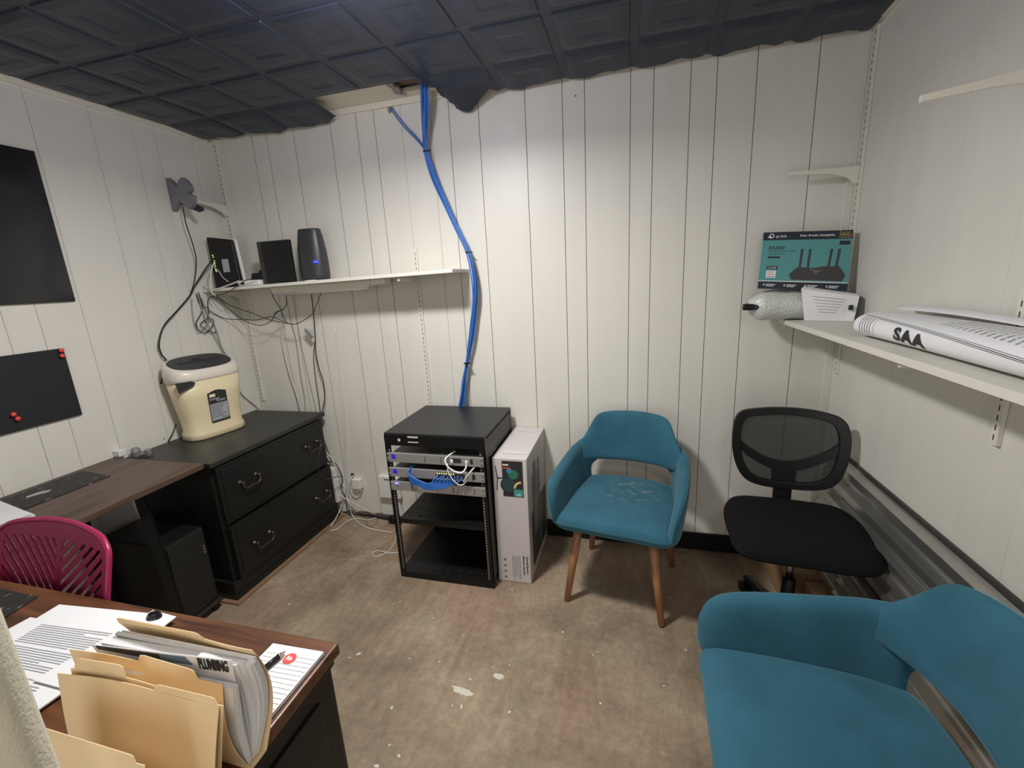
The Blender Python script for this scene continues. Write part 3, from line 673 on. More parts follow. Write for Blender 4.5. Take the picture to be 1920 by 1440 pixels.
# outlet with adapter, junction box
t = thing('wall_adapter', 'white plug-in adapter box on the back wall with a cable loop', 'adapter', tuple(ony(672, 905, 2.23)))
a = ony(664, 895, 2.245); b = ony(682, 914, 2.245); q = MB(); q.box(a.x, b.x, 2.212, 2.249, b.z, a.z); child(q.build('adapter_body', M['white'], bevel=.004), t)
q = MB(); q.box(a.x+.004, b.x-.012, 2.23, 2.249, b.z-.03, b.z); child(q.build('adapter_base', M['white'], bevel=.003), t)
q = MB(); q.tube(PY_([(658, 918), (660, 926), (667, 931), (675, 927), (677, 918)], 2.235), .0035); child(q.build('cable_loop', W_, smooth=True), t)
q = MB(); p = ony(661, 890, 2.249); q.cyl((p.x, 2.2495, p.z), (p.x, 2.246, p.z), .011); tag(q.build('cable_hole', M['hole']), 'dark round cable hole in the back wall above the adapter', 'hole')
q = MB(); q.box(-1.502, -1.36, 2.215, 2.249, .163, .305); q.mi = 1; q.box(-1.46, -1.40, 2.212, 2.216, .285, .29)
tag(q.build('junction_box', [M['white'], M['hole']], bevel=.004), 'square white junction box on the back wall just left of the rack', 'junction box')
tag(box_obj('cable_conduit', (-1.43, -1.38, 2.235, 2.249, .03, .163), M['white'], bevel=.002), 'short white conduit below the junction box', 'conduit')

# blue bundle from ceiling to rack
t = thing('cable_bundle', 'thick bundle of blue network cables running from the ceiling hole down to the rack', 'cable bundle', (-.9, 2.2, .78))
path = [onz(797, 152, 2.32), ony(797, 200, 2.13), ony(797, 245, 2.17), ony(799, 283, 2.19), ony(813, 330, 2.2), ony(838, 388, 2.2), ony(858, 430, 2.2), ony(878, 473, 2.19), ony(888, 520, 2.19), ony(890, 560, 2.19), ony(887, 600, 2.2), ony(882, 640, 2.205), ony(875, 680, 2.205), ony(869, 715, 2.2), ony(866, 745, 2.195), Vector((-.92, 2.185, .70)), Vector((-.93, 2.16, .60))]
path[0] = Vector((path[0].x, path[0].y, 2.42))
spread = [1.3, 1.25, 1.2, .7, 1.1, 1.1, 1., .75, 1.15, 1.25, 1.2, 1.1, .7, 1.2, 1.5, 1.6, 1.8]
NB = 11
for k in range(NB):
    ph = 2*PI*k/NB; rr = .0115 if k < 8 else .004; tw = random.uniform(-.5, .5)
    pts = []
    for i, p in enumerate(path):
        a = ph+tw*i*.45; s_ = spread[i]*(1+.25*math.sin(i*1.7+k*2.1))
        pts.append(p+Vector((math.cos(a)*rr*s_, math.sin(a)*rr*.6*s_, math.cos(a)*rr*.25*s_)))
    q = MB(); q.tube(pts, .0034, 6, 4); child(q.build('cable_strand', M['blue'], smooth=True), t)
for k in range(2):
    pts = [ony(732+k*2, 203-k*3, 2.247), ony(740+k*3, 215-k*2, 2.235), ony(760+k*3, 240-k*2, 2.22), ony(782+k*2, 262-k*2, 2.205), ony(797+k*2, 284, 2.2), ony(813+k, 330, 2.2), ony(838+k*3, 388, 2.2), ony(858, 430, 2.2), ony(878, 473, 2.19)]
    q = MB(); q.tube(pts, .0032, 6, 4); child(q.build('cable_strand', M['blue'], smooth=True), t)
for u, v in ((799, 284), (878, 473), (875, 681)):
    p = ony(u, v, 2.195); q = MB(); q.lathe((p.x, 2.195, p.z), [(.013, -.003), (.0155, -.003), (.0155, .003), (.013, .003)], 16); q.box(p.x+.012, p.x+.026, 2.185, 2.189, p.z-.002, p.z+.002)
    child(q.build('zip_tie', M['black']), t)
q = MB(); p = ony(731, 204, 2.2495); pts = [(p.x+.014*math.cos(a)*random.uniform(.7, 1.2), 2.2485, p.z+.022*math.sin(a)*random.uniform(.7, 1.2)) for a in [2*PI*k/12 for k in range(12)]]
q.prism(pts, (0, -.002, 0)); tag(q.build('wall_hole', M['grey_hole']), 'ragged hole near the top of the back wall where two blue cables enter', 'hole')

# ---------------------------------------------------------------- dresser
DX1, DY0, DY1 = -1.835, 1.435, 2.19
t = thing('dresser', 'low black two drawer dresser in the left corner', 'dresser', ((XL+DX1)/2, 1.8, .012))
q = MB(); q.box(XL+.012, DX1, DY0, DY1, .10, .69); child(q.build('cabinet_body', M['dresser'], bevel=.003), t)
q = MB(); q.box(XL+.004, DX1+.03, DY0-.012, DY1+.018, .69, .715); child(q.build('dresser_top', M['dressertop'], bevel=.005), t)
q = MB(); q.box(XL+.012, DX1+.016, DY0-.016, DY1+.02, .012, .10); q.box(XL+.012, DX1+.024, DY0-.022, DY1+.026, .012, .035); child(q.build('plinth', M['dresser'], bevel=.004), t)
for (z0, z1, dx, hz_) in ((.395, .682, .022, .55), (.108, .378, .034, .225)):
    q = MB(); q.box(DX1-.002, DX1+dx, DY0+.014, DY1-.012, z0, z1); q.box(DX1+dx-.002, DX1+dx+.004, DY0+.034, DY1-.032, z0+.02, z1-.02)
    d = q.build('drawer', M['dresser'], bevel=.0035); child(d, t)
    for yc in (1.60, 2.06):
        h = MB()
        for s_ in (-.048, .048):
            h.lathe((DX1+dx+.003, yc+s_, hz_+.012), [(.013, 0), (.013, .003), (.008, .006), (.006, .018), (.009, .022), (.006, .027)], 14, 'x')
        h.tube([(DX1+dx+.022, yc-.048, hz_+.012), (DX1+dx+.027, yc-.050, hz_-.006), (DX1+dx+.028, yc-.03, hz_-.022), (DX1+dx+.028, yc, hz_-.018), (DX1+dx+.028, yc+.03, hz_-.022), (DX1+dx+.027, yc+.050, hz_-.006), (DX1+dx+.022, yc+.048, hz_+.012)], .0038, 8)
        ho = h.build('handle', M['antique'], smooth=True); ho.parent = d; 
tag(box_obj('floor_batten', (XL+.02, DX1+.045, DY0-.04, DY1+.04, 0, .0115), M['rawwood'], bevel=.001), 'thin raw wood sheet under the black dresser', 'board')

# ---------------------------------------------------------------- shredder
sc_ = Vector((-2.195, 1.80, .7155)); RZ = -.20
t = thing('paper_shredder', 'cream and white paper shredder with a black oval top on the dresser', 'shredder', tuple(sc_), RZ)
def sq_loft(q, levels, n=48, pw=3.2): oval_loft(q, [(0, 0, z, rx, ry) for z, rx, ry in levels], n, pw)
def slope(q): q.v = [(v[0], v[1], v[2]-max(0, (v[2]-.32)/.08)*(.36*v[0]+.004)) for v in q.v]
q = MB(); sq_loft(q, [(0, .080, .142), (.004, .086, .148), (.035, .083, .145), (.045, .078, .138), (.12, .081, .144), (.22, .087, .156), (.31, .092, .166)]); q.build('bin', M['cream_shred'], t, smooth=True)
q = MB(); sq_loft(q, [(.3105, .0925, .1665), (.315, .096, .170), (.34, .096, .171), (.37, .094, .169), (.388, .089, .164), (.397, .082, .156), (.3975, .080, .154)]); slope(q); q.build('cutter_head', M['white_shred'], t, smooth=True)
q = MB(); sq_loft(q, [(.3978, .079, .150), (.4005, .077, .148), (.4008, .072, .144)], pw=2.5); slope(q); q.build('oval_top', M['darkgrey'], t)
q = MB(); q.box(-.012, .004, -.105, .105, .4010, .4022); q.box(-.035, -.02, -.02, .02, .4010, .403); slope(q); q.build('feed_slot', M['hole'], t)
q = MB()
q.add([(.066, -.1685, .318), (.084, -.146, .318), (.0925, -.108, .318), (.0945, -.092, .305), (.092, -.104, .290), (.080, -.142, .276), (.066, -.160, .262)], [(0, 1, 2, 3, 4, 5, 6)]); q.v = [(v[0]*1.035, v[1]*1.02, v[2]) for v in q.v]; q.build('hand_recess', M['darkgrey'], t, solid=.003)
# label on the front
q = MB()
def lf(a, b_, h=0):  # a along +y, b up, hugging the bulged front
    y = a; z = b_; rx = .0805+(z-.045)*.045; ry = .14+(z-.045)*.1
    return Vector((rx*max(0, 1-(abs(y)/ry)**3.2)**(1/3.2)+.0015+h, y, z))
def lgrid(x0_, x1_, y0_, y1_, h=0):
    q.grid(lambda i, j: lf(x0_+(x1_-x0_)*i, y0_+(y1_-y0_)*j, h), 4, 4)
q.mi = 0; lgrid(-.048, .048, .075, .235); 
q.mi = 0; q.add([lf(-.048, .235), lf(-.01, .246), lf(.01, .246), lf(.048, .235)], [(0, 1, 2, 3)])
q.mi = 1; lgrid(-.045, .045, .085, .175, .0006)
q.mi = 2; lgrid(-.040, -.010, .212, .228, .0006)
q.mi = 3
for k in range(8):
    z = .166-k*.009; lgrid(-.042, -.042+.084*random.uniform(.6, 1), z, z+.0022, .0010)
for k in range(3): disc(q, lambda a, b_, h=0: lf(a, b_, .001), .012+k*.012, .093, .0045, r2=.003)
q.mi = 1
text(q, '6-sheet', .017, lambda a, b_: lf(a, b_, .0008), at=(-.042, .196), bold=.0005); text(q, 'Shredder', .017, lambda a, b_: lf(a, b_, .0008), at=(-.008, .184), sx=.75, bold=.0005)
q.build('front_label', [M['ink'], mat('label_grey', (.36, .37, .40), .5), mat('label_cream', (.8, .7, .5), .5), M['ink']], t)

# ---------------------------------------------------------------- desk along the left wall
t = thing('desk', 'long weathered brown desk against the left wall', 'desk', (-2.06, .9, 0))
D2X = -1.795
q = MB(); q.box(XL+.004, D2X, .66, 1.385, .712, .735); child(q.build('desk_top', M['desk2'], bevel=.0015), t)
for yy in (1.17, .74):
    q = MB(); q.box(-1.86, -1.825, yy-.02, yy+.02, .0, .712) if False else q.bar((-1.885, yy, .712), (-1.86, yy+.02, .0), .032, .03)
    child(q.build('leg', M['black']), t)
    q = MB(); q.bar((-2.27, yy, .712), (-2.27, yy, .0), .05, .035); child(q.build('leg', M['black']), t)
q = MB(); q.box(-2.25, -1.92, 1.155, 1.185, .68, .711); child(q.build('crossbar', M['black']), t)
# speckled mat, papers
def speckle():
    m = mat('black_speckled_mat', (.018, .016, .016), .6); nt = m.node_tree; n = nt.nodes; l = nt.links; b = n['Principled BSDF']
    tc = n.new('ShaderNodeTexCoord'); mp = n.new('ShaderNodeMapping'); mp.inputs['Scale'].default_value = (60, 26, 1); mp.inputs['Rotation'].default_value = (0, 0, .5); l.new(tc.outputs['Object'], mp.inputs['Vector'])
    nz = n.new('ShaderNodeTexNoise'); nz.inputs['Scale'].default_value = 1.3; nz.inputs['Detail'].default_value = 3; l.new(mp.outputs['Vector'], nz.inputs['Vector'])
    cr = n.new('ShaderNodeValToRGB'); cr.color_ramp.elements[0].position = .62; cr.color_ramp.elements[1].position = .72
    cr.color_ramp.elements[0].color = (.018, .016, .016, 1); cr.color_ramp.elements[1].color = (.35, .30, .28, 1)
    l.new(nz.outputs['Fac'], cr.inputs['Fac']); l.new(cr.outputs['Color'], b.inputs['Base Color']); return m
M['speckle'] = speckle()
q = MB(); q.prism([(-2.292, .90, .7352), (-2.092, .90, .7352), (-2.088, 1.212, .7352), (-2.286, 1.232, .7352)], (0, 0, .003))
q.mi = 1
mp_ = [(-2.20, 1.0), (-2.19, 1.03), (-2.175, 1.055), (-2.19, 1.07), (-2.215, 1.05), (-2.22, 1.01)]
q.prism([(a, b_, .7382) for a, b_ in mp_], (0, 0, .0004))
tag(q.build('desk_mat', [M['speckle'], mat('pale_print', (.45, .38, .38), .6)]), 'black speckled desk mat on the brown desk by the left wall', 'mat')
def sheet(name, label, corners, z, m=None, th=.0006, group=None, cat='paper', lines=None, curl=0.):
    q = MB(); P = [Vector((c[0], c[1], z)) for c in corners]
    def f(i, j):
        p = (P[0]*(1-i)+P[1]*i)*(1-j)+(P[3]*(1-i)+P[2]*i)*j; p.z += curl*((i-.5)**2+(j-.5)**2)*2; return p
    q.mi = 0; q.grid(f, 8, 8)
    if lines:
        q.mi = 1
        for (i0, i1, j0, j1) in lines:
            a = f(i0, j0); b_ = f(i1, j0); c = f(i1, j1); d = f(i0, j1)
            for p in (a, b_, c, d): p.z += .0009
            q.add([a, b_, c, d], [(0, 1, 2, 3)])
    return tag(q.build(name, [m or M['paper'], M['softink']], solid=th), label, cat, group)
base = [(-2.305, .955), (-2.125, .952), (-1.955, .905), (-2.02, .74), (-2.30, .74)]
for k in range(4):
    dx = random.uniform(-.012, .012)
    c = [(-2.30+dx*.3, .72), (-2.01+dx, .70+dx), (-1.965+dx*1.2, .905-k*.006), (-2.29, .945+dx*.5)]
    sheet('paper_sheet', ['white paper at the bottom of the stack on the left desk', 'white paper second from bottom in the left desk stack', 'white paper second from top in the left desk stack', 'top white paper of the stack on the left desk behind the pink chair'][k], c, .742+k*.006, th=.005, group='paper stack on the left desk')
# coax clamps at desk wall corner
t = thing('pipe_clamp', 'small grey metal clamp lying at the wall end of the brown desk', 'clamp', (-2.27, 1.43, .7155))
g = mat('zinc_metal', (.30, .30, .30), .4, .6)
q = MB(); q.cyl((-2.285, 1.42, .728), (-2.215, 1.475, .728), .010); q.lathe((-2.225, 1.467, .716), [(.014, 0), (.014, .028), (.010, .032)], 12); child(q.build('clamp_bar', g, smooth=False, bevel=.001), t)
q = MB(); q.lathe((-2.262, 1.438, .716), [(.017, 0), (.02, .01), (.02, .03), (.016, .045), (.010, .048)], 16); child(q.build('clamp_head', g, bevel=.001), t)
q = MB(); q.box(-2.328, -2.29, 1.385, 1.42, .7365, .765); tag(q.build('wall_anchor', M['white'], bevel=.003), 'white plastic block against the left wall beside the metal clamp', 'block')
# PC case on stand
t = thing('computer_case', 'black computer tower standing under the brown desk', 'computer', (-2.06, 1.28, .05))
q = MB(); q.box(-2.26, -1.875, 1.20, 1.375, .055, .43); child(q.build('case_body', M['black'], bevel=.006), t)
q = MB(); q.box(-1.8745, -1.868, 1.205, 1.37, .06, .425); child(q.build('front_panel', mat('soft_black_front', (.010, .011, .010), .5), bevel=.004), t)
q = MB()
for z in (.34, .325, .31): q.cyl((-1.869, 1.355, z), (-1.865, 1.355, z), .005, n=10)
child(q.build('buttons', M['chrome']), t)
t = thing('computer_stand', 'low dark wheeled stand under the computer tower', 'stand', (-2.05, 1.28, 0))
q = MB(); q.box(-2.27, -1.86, 1.19, 1.385, .036, .0545); child(q.build('platform', mat('dark_bronze', (.05, .035, .028), .35, .3), bevel=.003), t)
for x, y in ((-2.24, 1.22), (-2.24, 1.355), (-1.88, 1.22), (-1.88, 1.355)):
    q = MB(); q.cyl((x-.008, y, .0175), (x+.008, y, .0175), .0175, n=14); child(q.build('caster', M['chrome'] if x > -2 and y < 1.3 else M['black']), t)

# ---------------------------------------------------------------- magenta chair
def pink_chair():
    t = thing('plastic_chair', 'magenta plastic chair with slotted chevron backrest between the two desks', 'chair', (-1.5, .42, 0), 0)
    import itertools
    # backrest: local x -0.225..0.225, z from .46 to .80, surface leaning +y; slots cut from a fine grid
    W = .224; Z0, Z1 = .46, .884
    nx, nz_ = 190, 170
    def surf(x, z): return Vector((x, .165+.29*(z-.46)-.5*x*x, z))
    def half(z):
        f = (z-Z0)/(Z1-Z0); return W*(1.04-.06*f-(.10*(.4-f) if f < .4 else 0))*(1 if f < .84 else max(0, 1-((f-.84)/.16)**3.2)**.36)
    def solid_at(x, z):
        h = half(z)-.0; 
        if abs(x) > h: return False
        if abs(x) > h-.026 or z > Z1-.042 or abs(x) < .011 or z < Z0+.03: return True
        s_ = z-abs(x)*1.05 if x > 0 else z+abs(x)*-1.05
        s_ = z - abs(x)*(.85 if x > 0 else 1.15)*(1)
        ph = (s_/.031) % 1.
        return ph > .46
    q = MB(); T = .004
    ids = {}
    def vid(i, j, side):
        k_ = (i, j, side)
        if k_ not in ids:
            x = -W*1.06+2*W*1.06*i/nx; z = Z0+(Z1-Z0)*j/nz_
            h = half(z); x = max(-h, min(h, x)); p = surf(x, z); p.y += side*T/2
            ids[k_] = len(q.v); q.v.append(tuple(p))
        return ids[k_]
    cell = {}
    for i in range(nx):
        for j in range(nz_):
            x = -W*1.06+2*W*1.06*(i+.5)/nx; z = Z0+(Z1-Z0)*(j+.5)/nz_
            cell[(i, j)] = solid_at(x, z)
    for (i, j), s_ in cell.items():
        if not s_: continue
        for side in (1, -1):
            f = [vid(i, j, side), vid(i+1, j, side), vid(i+1, j+1, side), vid(i, j+1, side)]; q.f.append(f[::side]); q.m.append(0)
        for di, dj, a, b_ in ((1, 0, (1, 0), (1, 1)), (-1, 0, (0, 0), (0, 1)), (0, 1, (0, 1), (1, 1)), (0, -1, (0, 0), (1, 0))):
            if not cell.get((i+di, j+dj), False):
                q.f.append([vid(i+a[0], j+a[1], 1), vid(i+b_[0], j+b_[1], 1), vid(i+b_[0], j+b_[1], -1), vid(i+a[0], j+a[1], -1)]); q.m.append(0)
    q.build('backrest', M['pink'], t)
    # rim
    pts = []
    for k in range(0, 41):
        f = k/40; z = Z0+(Z1-Z0)*f
        pts.append(surf(-half(min(z, Z1-.0005)), z))
    right = [Vector((-p.x, p.y, p.z)) for p in pts][::-1]
    q = MB(); q.tube([p+Vector((0, .002, 0)) for p in pts+right], .0075, 8, 2); q.build('back_rim', M['pink'], t, smooth=True)
    q = MB(); q.pillow([(-.20, -.20), (0, -.23), (.20, -.20), (.225, 0), (.21, .15), (0, .18), (-.21, .15), (-.225, 0)], (0, 0), lambda a, b_, h: Vector((a, b_, .445+h+.3*(a*a))), .03); q.build('seat', M['pink'], t, smooth=True)
    for sx in (-1, 1):
        for sy in (-1, 1):
            q = MB(); q.cyl((sx*.15, sy*.12, .44), (sx*.21, sy*.19, 0), .014, .011); q.build('leg', M['chrome'], t)
    return t
pk = pink_chair(); pk.location = (-1.466, .425, 0); pk.rotation_euler = (0, 0, -.03)

# ---------------------------------------------------------------- rack
RX0, RX1, RY0, RY1, RZ1 = -1.118, -.619, 1.742, 2.20, .777
t = thing('equipment_rack', 'black open frame network equipment rack against the back wall', 'rack', (-.868, 1.97, 0))
q = MB(); q.box(RX0, RX1, RY0, RY1, RZ1-.014, RZ1); child(q.build('top_cover', mat('rack_top_black', (.013, .013, .0145), .42), bevel=.003), t)
q = MB(); q.box(RX0+.001, RX1-.001, RY0, RY0+.012, .715, RZ1-.014)
q.mi = 1; q.box(-.995, -.942, RY0-.001, RY0, .757, .764); q.box(-.995, -.942, RY0-.001, RY0, .733, .738)
fr_ = frame((RX0, RY0, 0), (1, 0, 0), (0, 0, 1)); q.poly([(-1.040+.0075*math.cos(a), RY0-.001, .744+.0075*math.sin(a)) for a in [2*PI*k/14 for k in range(14)]])
child(q.build('header_panel', [M['black'], mat('pale_cutout', (.60, .58, .52), .6)], bevel=.0), t)
for x in (RX0, RX1-.030):
    for y, fy in ((RY0, RY0), (RY1-.03, RY1-.03)):
        q = MB(); q.box(x, x+.030, y, y+.004, .034, .7145 if fy == RY0 else RZ1-.015)
        q.box(x if x == RX0 else x+.026, x+.004 if x == RX0 else x+.030, y, y+.03, .03, RZ1-.014)
        q.mi = 1; z = .05
        hx = x+.020 if x == RX0 else x+.006
        while z < .70: q.box(hx-.0035, hx+.0035, y-.0006, y, z, z+.0085); z += .0148
        child(q.build('rack_rail', [M['black'], M['grey_hole']]), t)
q = MB(); q.box(RX0, RX1, RY0, RY0+.02, 0, .034); q.box(RX0, RX1, RY0+.02, RY1, .026, .034); q.box(RX0, RX1, RY1-.02, RY1, 0, .03)
q.mi = 1
for k in range(7): q.cyl((RX0+.06+k*.06, RY0+.05, .034), (RX0+.06+k*.06, RY0+.05, .0345), .005, n=8)
child(q.build('bottom_tray', [M['black'], M['hole']], bevel=.0015), t)
q = MB(); q.box(RX0+.03, RX1-.03, RY0+.005, RY1-.06, .324, .330); q.box(RX0+.03, RX1-.03, RY0+.003, RY0+.007, .306, .330); q.box(RX0+.028, RX0+.032, RY0+.005, RY1-.06, .306, .330)
q.mi = 1
for i in range(5):
    for k in range(8):
        x = RX0+.07+k*.052+(i % 2)*.02; y = RY0+.04+i*.075; q.cyl((x, y, .330), (x, y, .3307), .0065, n=10)
child(q.build('perforated_shelf', [M['black'], mat('dark_hole', (.004, .004, .004), .9)]), t)
q = MB(); q.box(RX1-.004, RX1, RY0+.031, RY1-.031, .05, RZ1-.02); q.mi = 1
for k in range(3): q.box(RX1-.0005, RX1+.0012, RY0+.06+k*.0, RY0+.16, .70-k*.02, .706-k*.02)
child(q.build('side_panel', [M['black'], M['grey_hole']]), t)
q = MB(); q.box(RX0+.03, RX1-.03, RY1-.06, RY1-.055, .05, .30); q.box(-.95, -.90, RY1-.05, RY1-.03, .35, .75); q.box(-.80, -.77, RY1-.05, RY1-.03, .33, .75); child(q.build('rear_plate', M['black']), t)
# rack-mounted switches
lcd = mat('blue_display', (.01, .01, .12), .4, emit=(.02, .02, .6), estr=.7)
def rack_unit(z0, label, kind, xs=0):
    t = thing('rack_switch', label, 'network switch', (-.865, RY0, z0))
    z1 = z0+.045; y = RY0-.004
    q = MB(); q.box(RX0+.034, RX1-.034, RY0+.001, RY0+.26, z0+.001, z1-.001); child(q.build('chassis', mat('dark_chassis', (.05, .048, .045), .4, .4), bevel=.002), t)
    q = MB(); q.box(RX0+.012, RX1-.008, y-.008, RY0-.0005, z0, z1); child(q.build('faceplate', M['steel'], bevel=.0015), t)
    yf = y-.0088; q = MB()
    if kind < 2:
        q.box(-1.084, -1.062, yf, y-.008, z0+.017, z0+.038); child(q.build('display', lcd), t)
    else:
        q.box(-1.082, -1.062, yf, y-.008, z0+.034, z0+.040); child(q.build('status_light', mat('violet_led', (.1, .1, .5), .4, emit=(.15, .15, 1), estr=4)), t)
    q = MB()
    if kind == 0:
        for x in (-.912, -.832): q.box(x, x+.003, yf, y-.008, z0+.008, z0+.036)
        q.box(-.778, -.732, yf, y-.008, z0+.014, z0+.036); q.box(-.690, -.676, yf, y-.008, z0+.012, z0+.036)
    elif kind == 1:
        q.box(-.862, -.720, yf, y-.008, z0+.012, z0+.037); q.box(-.684, -.670, yf, y-.008, z0+.012, z0+.036)
    else:
        for x in (-1.07, -.992, -.972, -.888, -.862, -.784, -.76, -.68): q.box(x, x+.003 if x in (-.992, -.888, -.784, -.68) else x+.0015, yf, y-.008, z0+.010, z0+.036)
    child(q.build('port_openings', M['hole']), t)
    for x in (RX0+.019, RX1-.016):
        for z in (z0+.012, z0+.034): q = MB(); q.cyl((x, yf-.0015, z), (x, y-.008, z), .0038, n=10); child(q.build('mounting_screw', M['chrome']), t)
    if kind == 1:
        q = MB()
        for k in range(8): q.box(-.858+k*.0115, -.853+k*.0115, yf-.0006, yf, z0+.030, z0+.035)
        child(q.build('port_lights', mat('amber_led', (.5, .4, .1), .4, emit=(1, .85, .25), estr=1.6)), t)
    return t
rack_unit(.636, 'silver network switch in the rack, top of the three', 0)
rack_unit(.561, 'silver network switch in the rack with blue patch cables plugged in, middle one', 1)
rack_unit(.490, 'silver rack unit with four blank bays, bottom of the three', 2)
yf = RY0-.014
for k in range(8):
    a = k/7; x1_ = -.852+.0118*k*1.4; z1_ = .588-.006*(k % 2)
    zt = .612-.004*k; xl = -.995+.006*random.random()
    pts = [(-.985, RY0+.03, zt-.004), (xl, yf-.004, zt-.002), (xl-.001+.012*a, yf-.018, zt-.02-.022*a), (xl+.035+.02*a, yf-.026, .572-.034*a), (xl+.09, yf-.03, .555-.030*a), ((x1_+xl)/2+.045, yf-.028, .558-.022*a), (x1_-.012, yf-.02, .572-.006*a), (x1_, yf-.006, z1_-.004), (x1_, yf+.004, z1_)]
    q = MB(); q.tube(pts, .0030, 6, 5); tag(q.build('patch_cable', M['bluepatch'], smooth=True), 'blue patch cable looping into the middle rack switch', 'cable', 'blue patch cables on the middle rack switch')
def wc(label, pts, r=.0034): q = MB(); q.tube(pts, r, 8, 6); tag(q.build('patch_cable', M['white'], smooth=True), label, 'cable')
wc('white patch cable curved across the top rack switch ports', [(-.775, RY0+.03, .69), (-.795, yf-.004, .681), (-.800, yf-.02, .668), (-.785, yf-.028, .642), (-.75, yf-.03, .622), (-.722, yf-.026, .618), (-.708, yf-.012, .632), (-.706, yf, .650)], .004)
wc('white patch cable from the top switch down to the middle switch', [(-.79, yf-.02, .655), (-.785, yf-.03, .62), (-.765, yf-.03, .58), (-.74, yf-.024, .556), (-.722, yf-.014, .556), (-.712, yf-.004, .566), (-.711, yf+.003, .572)], .0026)
wc('white patch cable slanting up right of the middle switch ports', [(-.722, yf-.006, .560), (-.718, yf-.016, .572), (-.70, yf-.02, .60), (-.682, yf-.01, .622), (-.672, yf+.02, .632)], .0036)
q = MB(); q.box(-.782, -.770, yf-.006, yf+.004, .650, .666); q.box(-.712, -.700, yf-.006, yf+.004, .648, .664); tag(q.build('cable_connectors', M['white'], bevel=.002), 'pair of white cable plugs in the top rack switch', 'plug')
cord('black_cord', 'black cord inside the rack beneath the middle shelf', [(-.98, 2.05, .29), (-.95, 2.0, .25), (-.93, 1.96, .26), (-.90, 1.95, .30)], .004, B_)
cord('black_cord', 'black power cord hanging at the back of the rack above the shelf', [(-.84, 2.12, .52), (-.83, 2.12, .42), (-.86, 2.10, .36), (-.90, 2.11, .345)], .004, B_)

# ---------------------------------------------------------------- monitor carton
t = thing('monitor_carton', 'tall narrow grey monitor carton standing right of the rack', 'box', (-.53, 2.03, 0))
BX0, BX1, BY0, BY1, BZ = -.612, -.448, 1.808, 2.245, .652
M['carton'] = mat('grey_print_carton', (.60, .56, .55), .55, var=.02)
q = MB(); q.hexa([(BX0-.003, BY0, .001), (BX1-.003, BY0, .001), (BX1-.003, BY1, .001), (BX0-.003, BY1, .001), (BX0, BY0, BZ), (BX1, BY0, BZ), (BX1, BY1, BZ), (BX0, BY1, BZ)])
child(q.build('carton_body', M['carton'], bevel=.003), t)
ff = frame((BX0, BY0, 0), (1, 0, 0), (0, 0, 1), .0012)
q = MB(); q.mi = 0; decal(q, ff, .046, .144, .462, .640)
cols = [(.02, .05, .06), (.03, .16, .10), (.05, .22, .38), (.75, .55, .22), (.62, .10, .08), (.85, .75, .55), (.06, .30, .22), (.25, .5, .65)]
q.mi = 1; disc(q, ff, .070, .520, .036, .0004)
q.mi = 2; disc(q, ff, .098, .574, .024, .0006)
q.mi = 3; disc(q, ff, .080, .592, .013, .0008)
q.mi = 4; disc(q, ff, .134, .505, .036, .0008, a0=PI/2, a1=PI, r2=.026)
q.mi = 7; decal(q, ff, .098, .142, .466, .500, .0009)
q.mi = 8; q.poly([ff(.108, .466, .001), ff(.134, .466, .001), ff(.128, .482, .001), ff(.112, .478, .001)])
q.mi = 5; decal(q, ff, .050, .088, .602, .608, .001)
q.mi = 6; decal(q, ff, .050, .078, .617, .624, .001)
q.mi = 0; q.poly([ff(.012, .612), ff(.016, .612), ff(.024, .552), ff(.018, .49), ff(.014, .49), ff(.019, .552)]); decal(q, ff, .020, .046, .550, .556)
child(q.build('printed_picture', [M['ink']]+[mat('print_colour', c, .5, var=.02) for c in cols]), t)
q = MB()
fv = lambda a, b_: ff(.164-.012+b_ if False else .141+b_, .150-a)   # text runs downwards, letter tops to the right
text(q, 'Essential Monitor', .0135, fv, bold=.0003); fv2 = lambda a, b_: ff(.124+b_, .150-a); text(q, 'Moniteur Essentiel', .0135, fv2, bold=.0003)
for k in range(5):
    x = .108-k*.009; decal(q, ff, x, x+.0016, .02+.01*(k % 3), .148)
for k in range(4): disc(q, ff, .034, .028+k*.032, .006, r2=.0045, n=10); decal(q, ff, .030, .038, .024+k*.032, .028+k*.032)
q.poly([ff(.160, .012), ff(.1608, .012), ff(.1608, .152), ff(.160, .152)])
child(q.build('printed_text', M['ink']), t)
fs_ = frame((BX1, BY0, 0), (0, 1, 0), (0, 0, 1), .0013)
q = MB(); q.mi = 0; decal(q, fs_, .06, .40, .06, .34); q.mi = 1; decal(q, fs_, .10, .20, .20, .52, .0004); decal(q, fs_, .23, .26, .10, .56, .0004); q.mi = 2; decal(q, fs_, .13, .17, .40, .58, .0008)
child(q.build('side_print', [mat('side_dark', (.05, .05, .055), .5), mat('side_grey', (.22, .21, .21), .5), mat('side_green', (.10, .17, .14), .5)]), t)
ft = frame((BX0, BY0, BZ), (1, 0, 0), (0, 1, 0), .0012)
q = MB(); decal(q, ft, .04, .15, .055, .085); decal(q, ft, .08, .14, .36, .385); decal(q, ft, .035, .07, .365, .38)
child(q.build('top_print', mat('pale_print_top', (.64, .62, .61), .5)), t)
q = MB()
for k in range(8): decal(q, ft, .045+k*.0125, .053+k*.0125, .405, .412)
text(q, 'WMX', .0, ft) if False else None
child(q.build('top_small_print', mat('pale_print_top2', (.66, .64, .63), .5)), t)

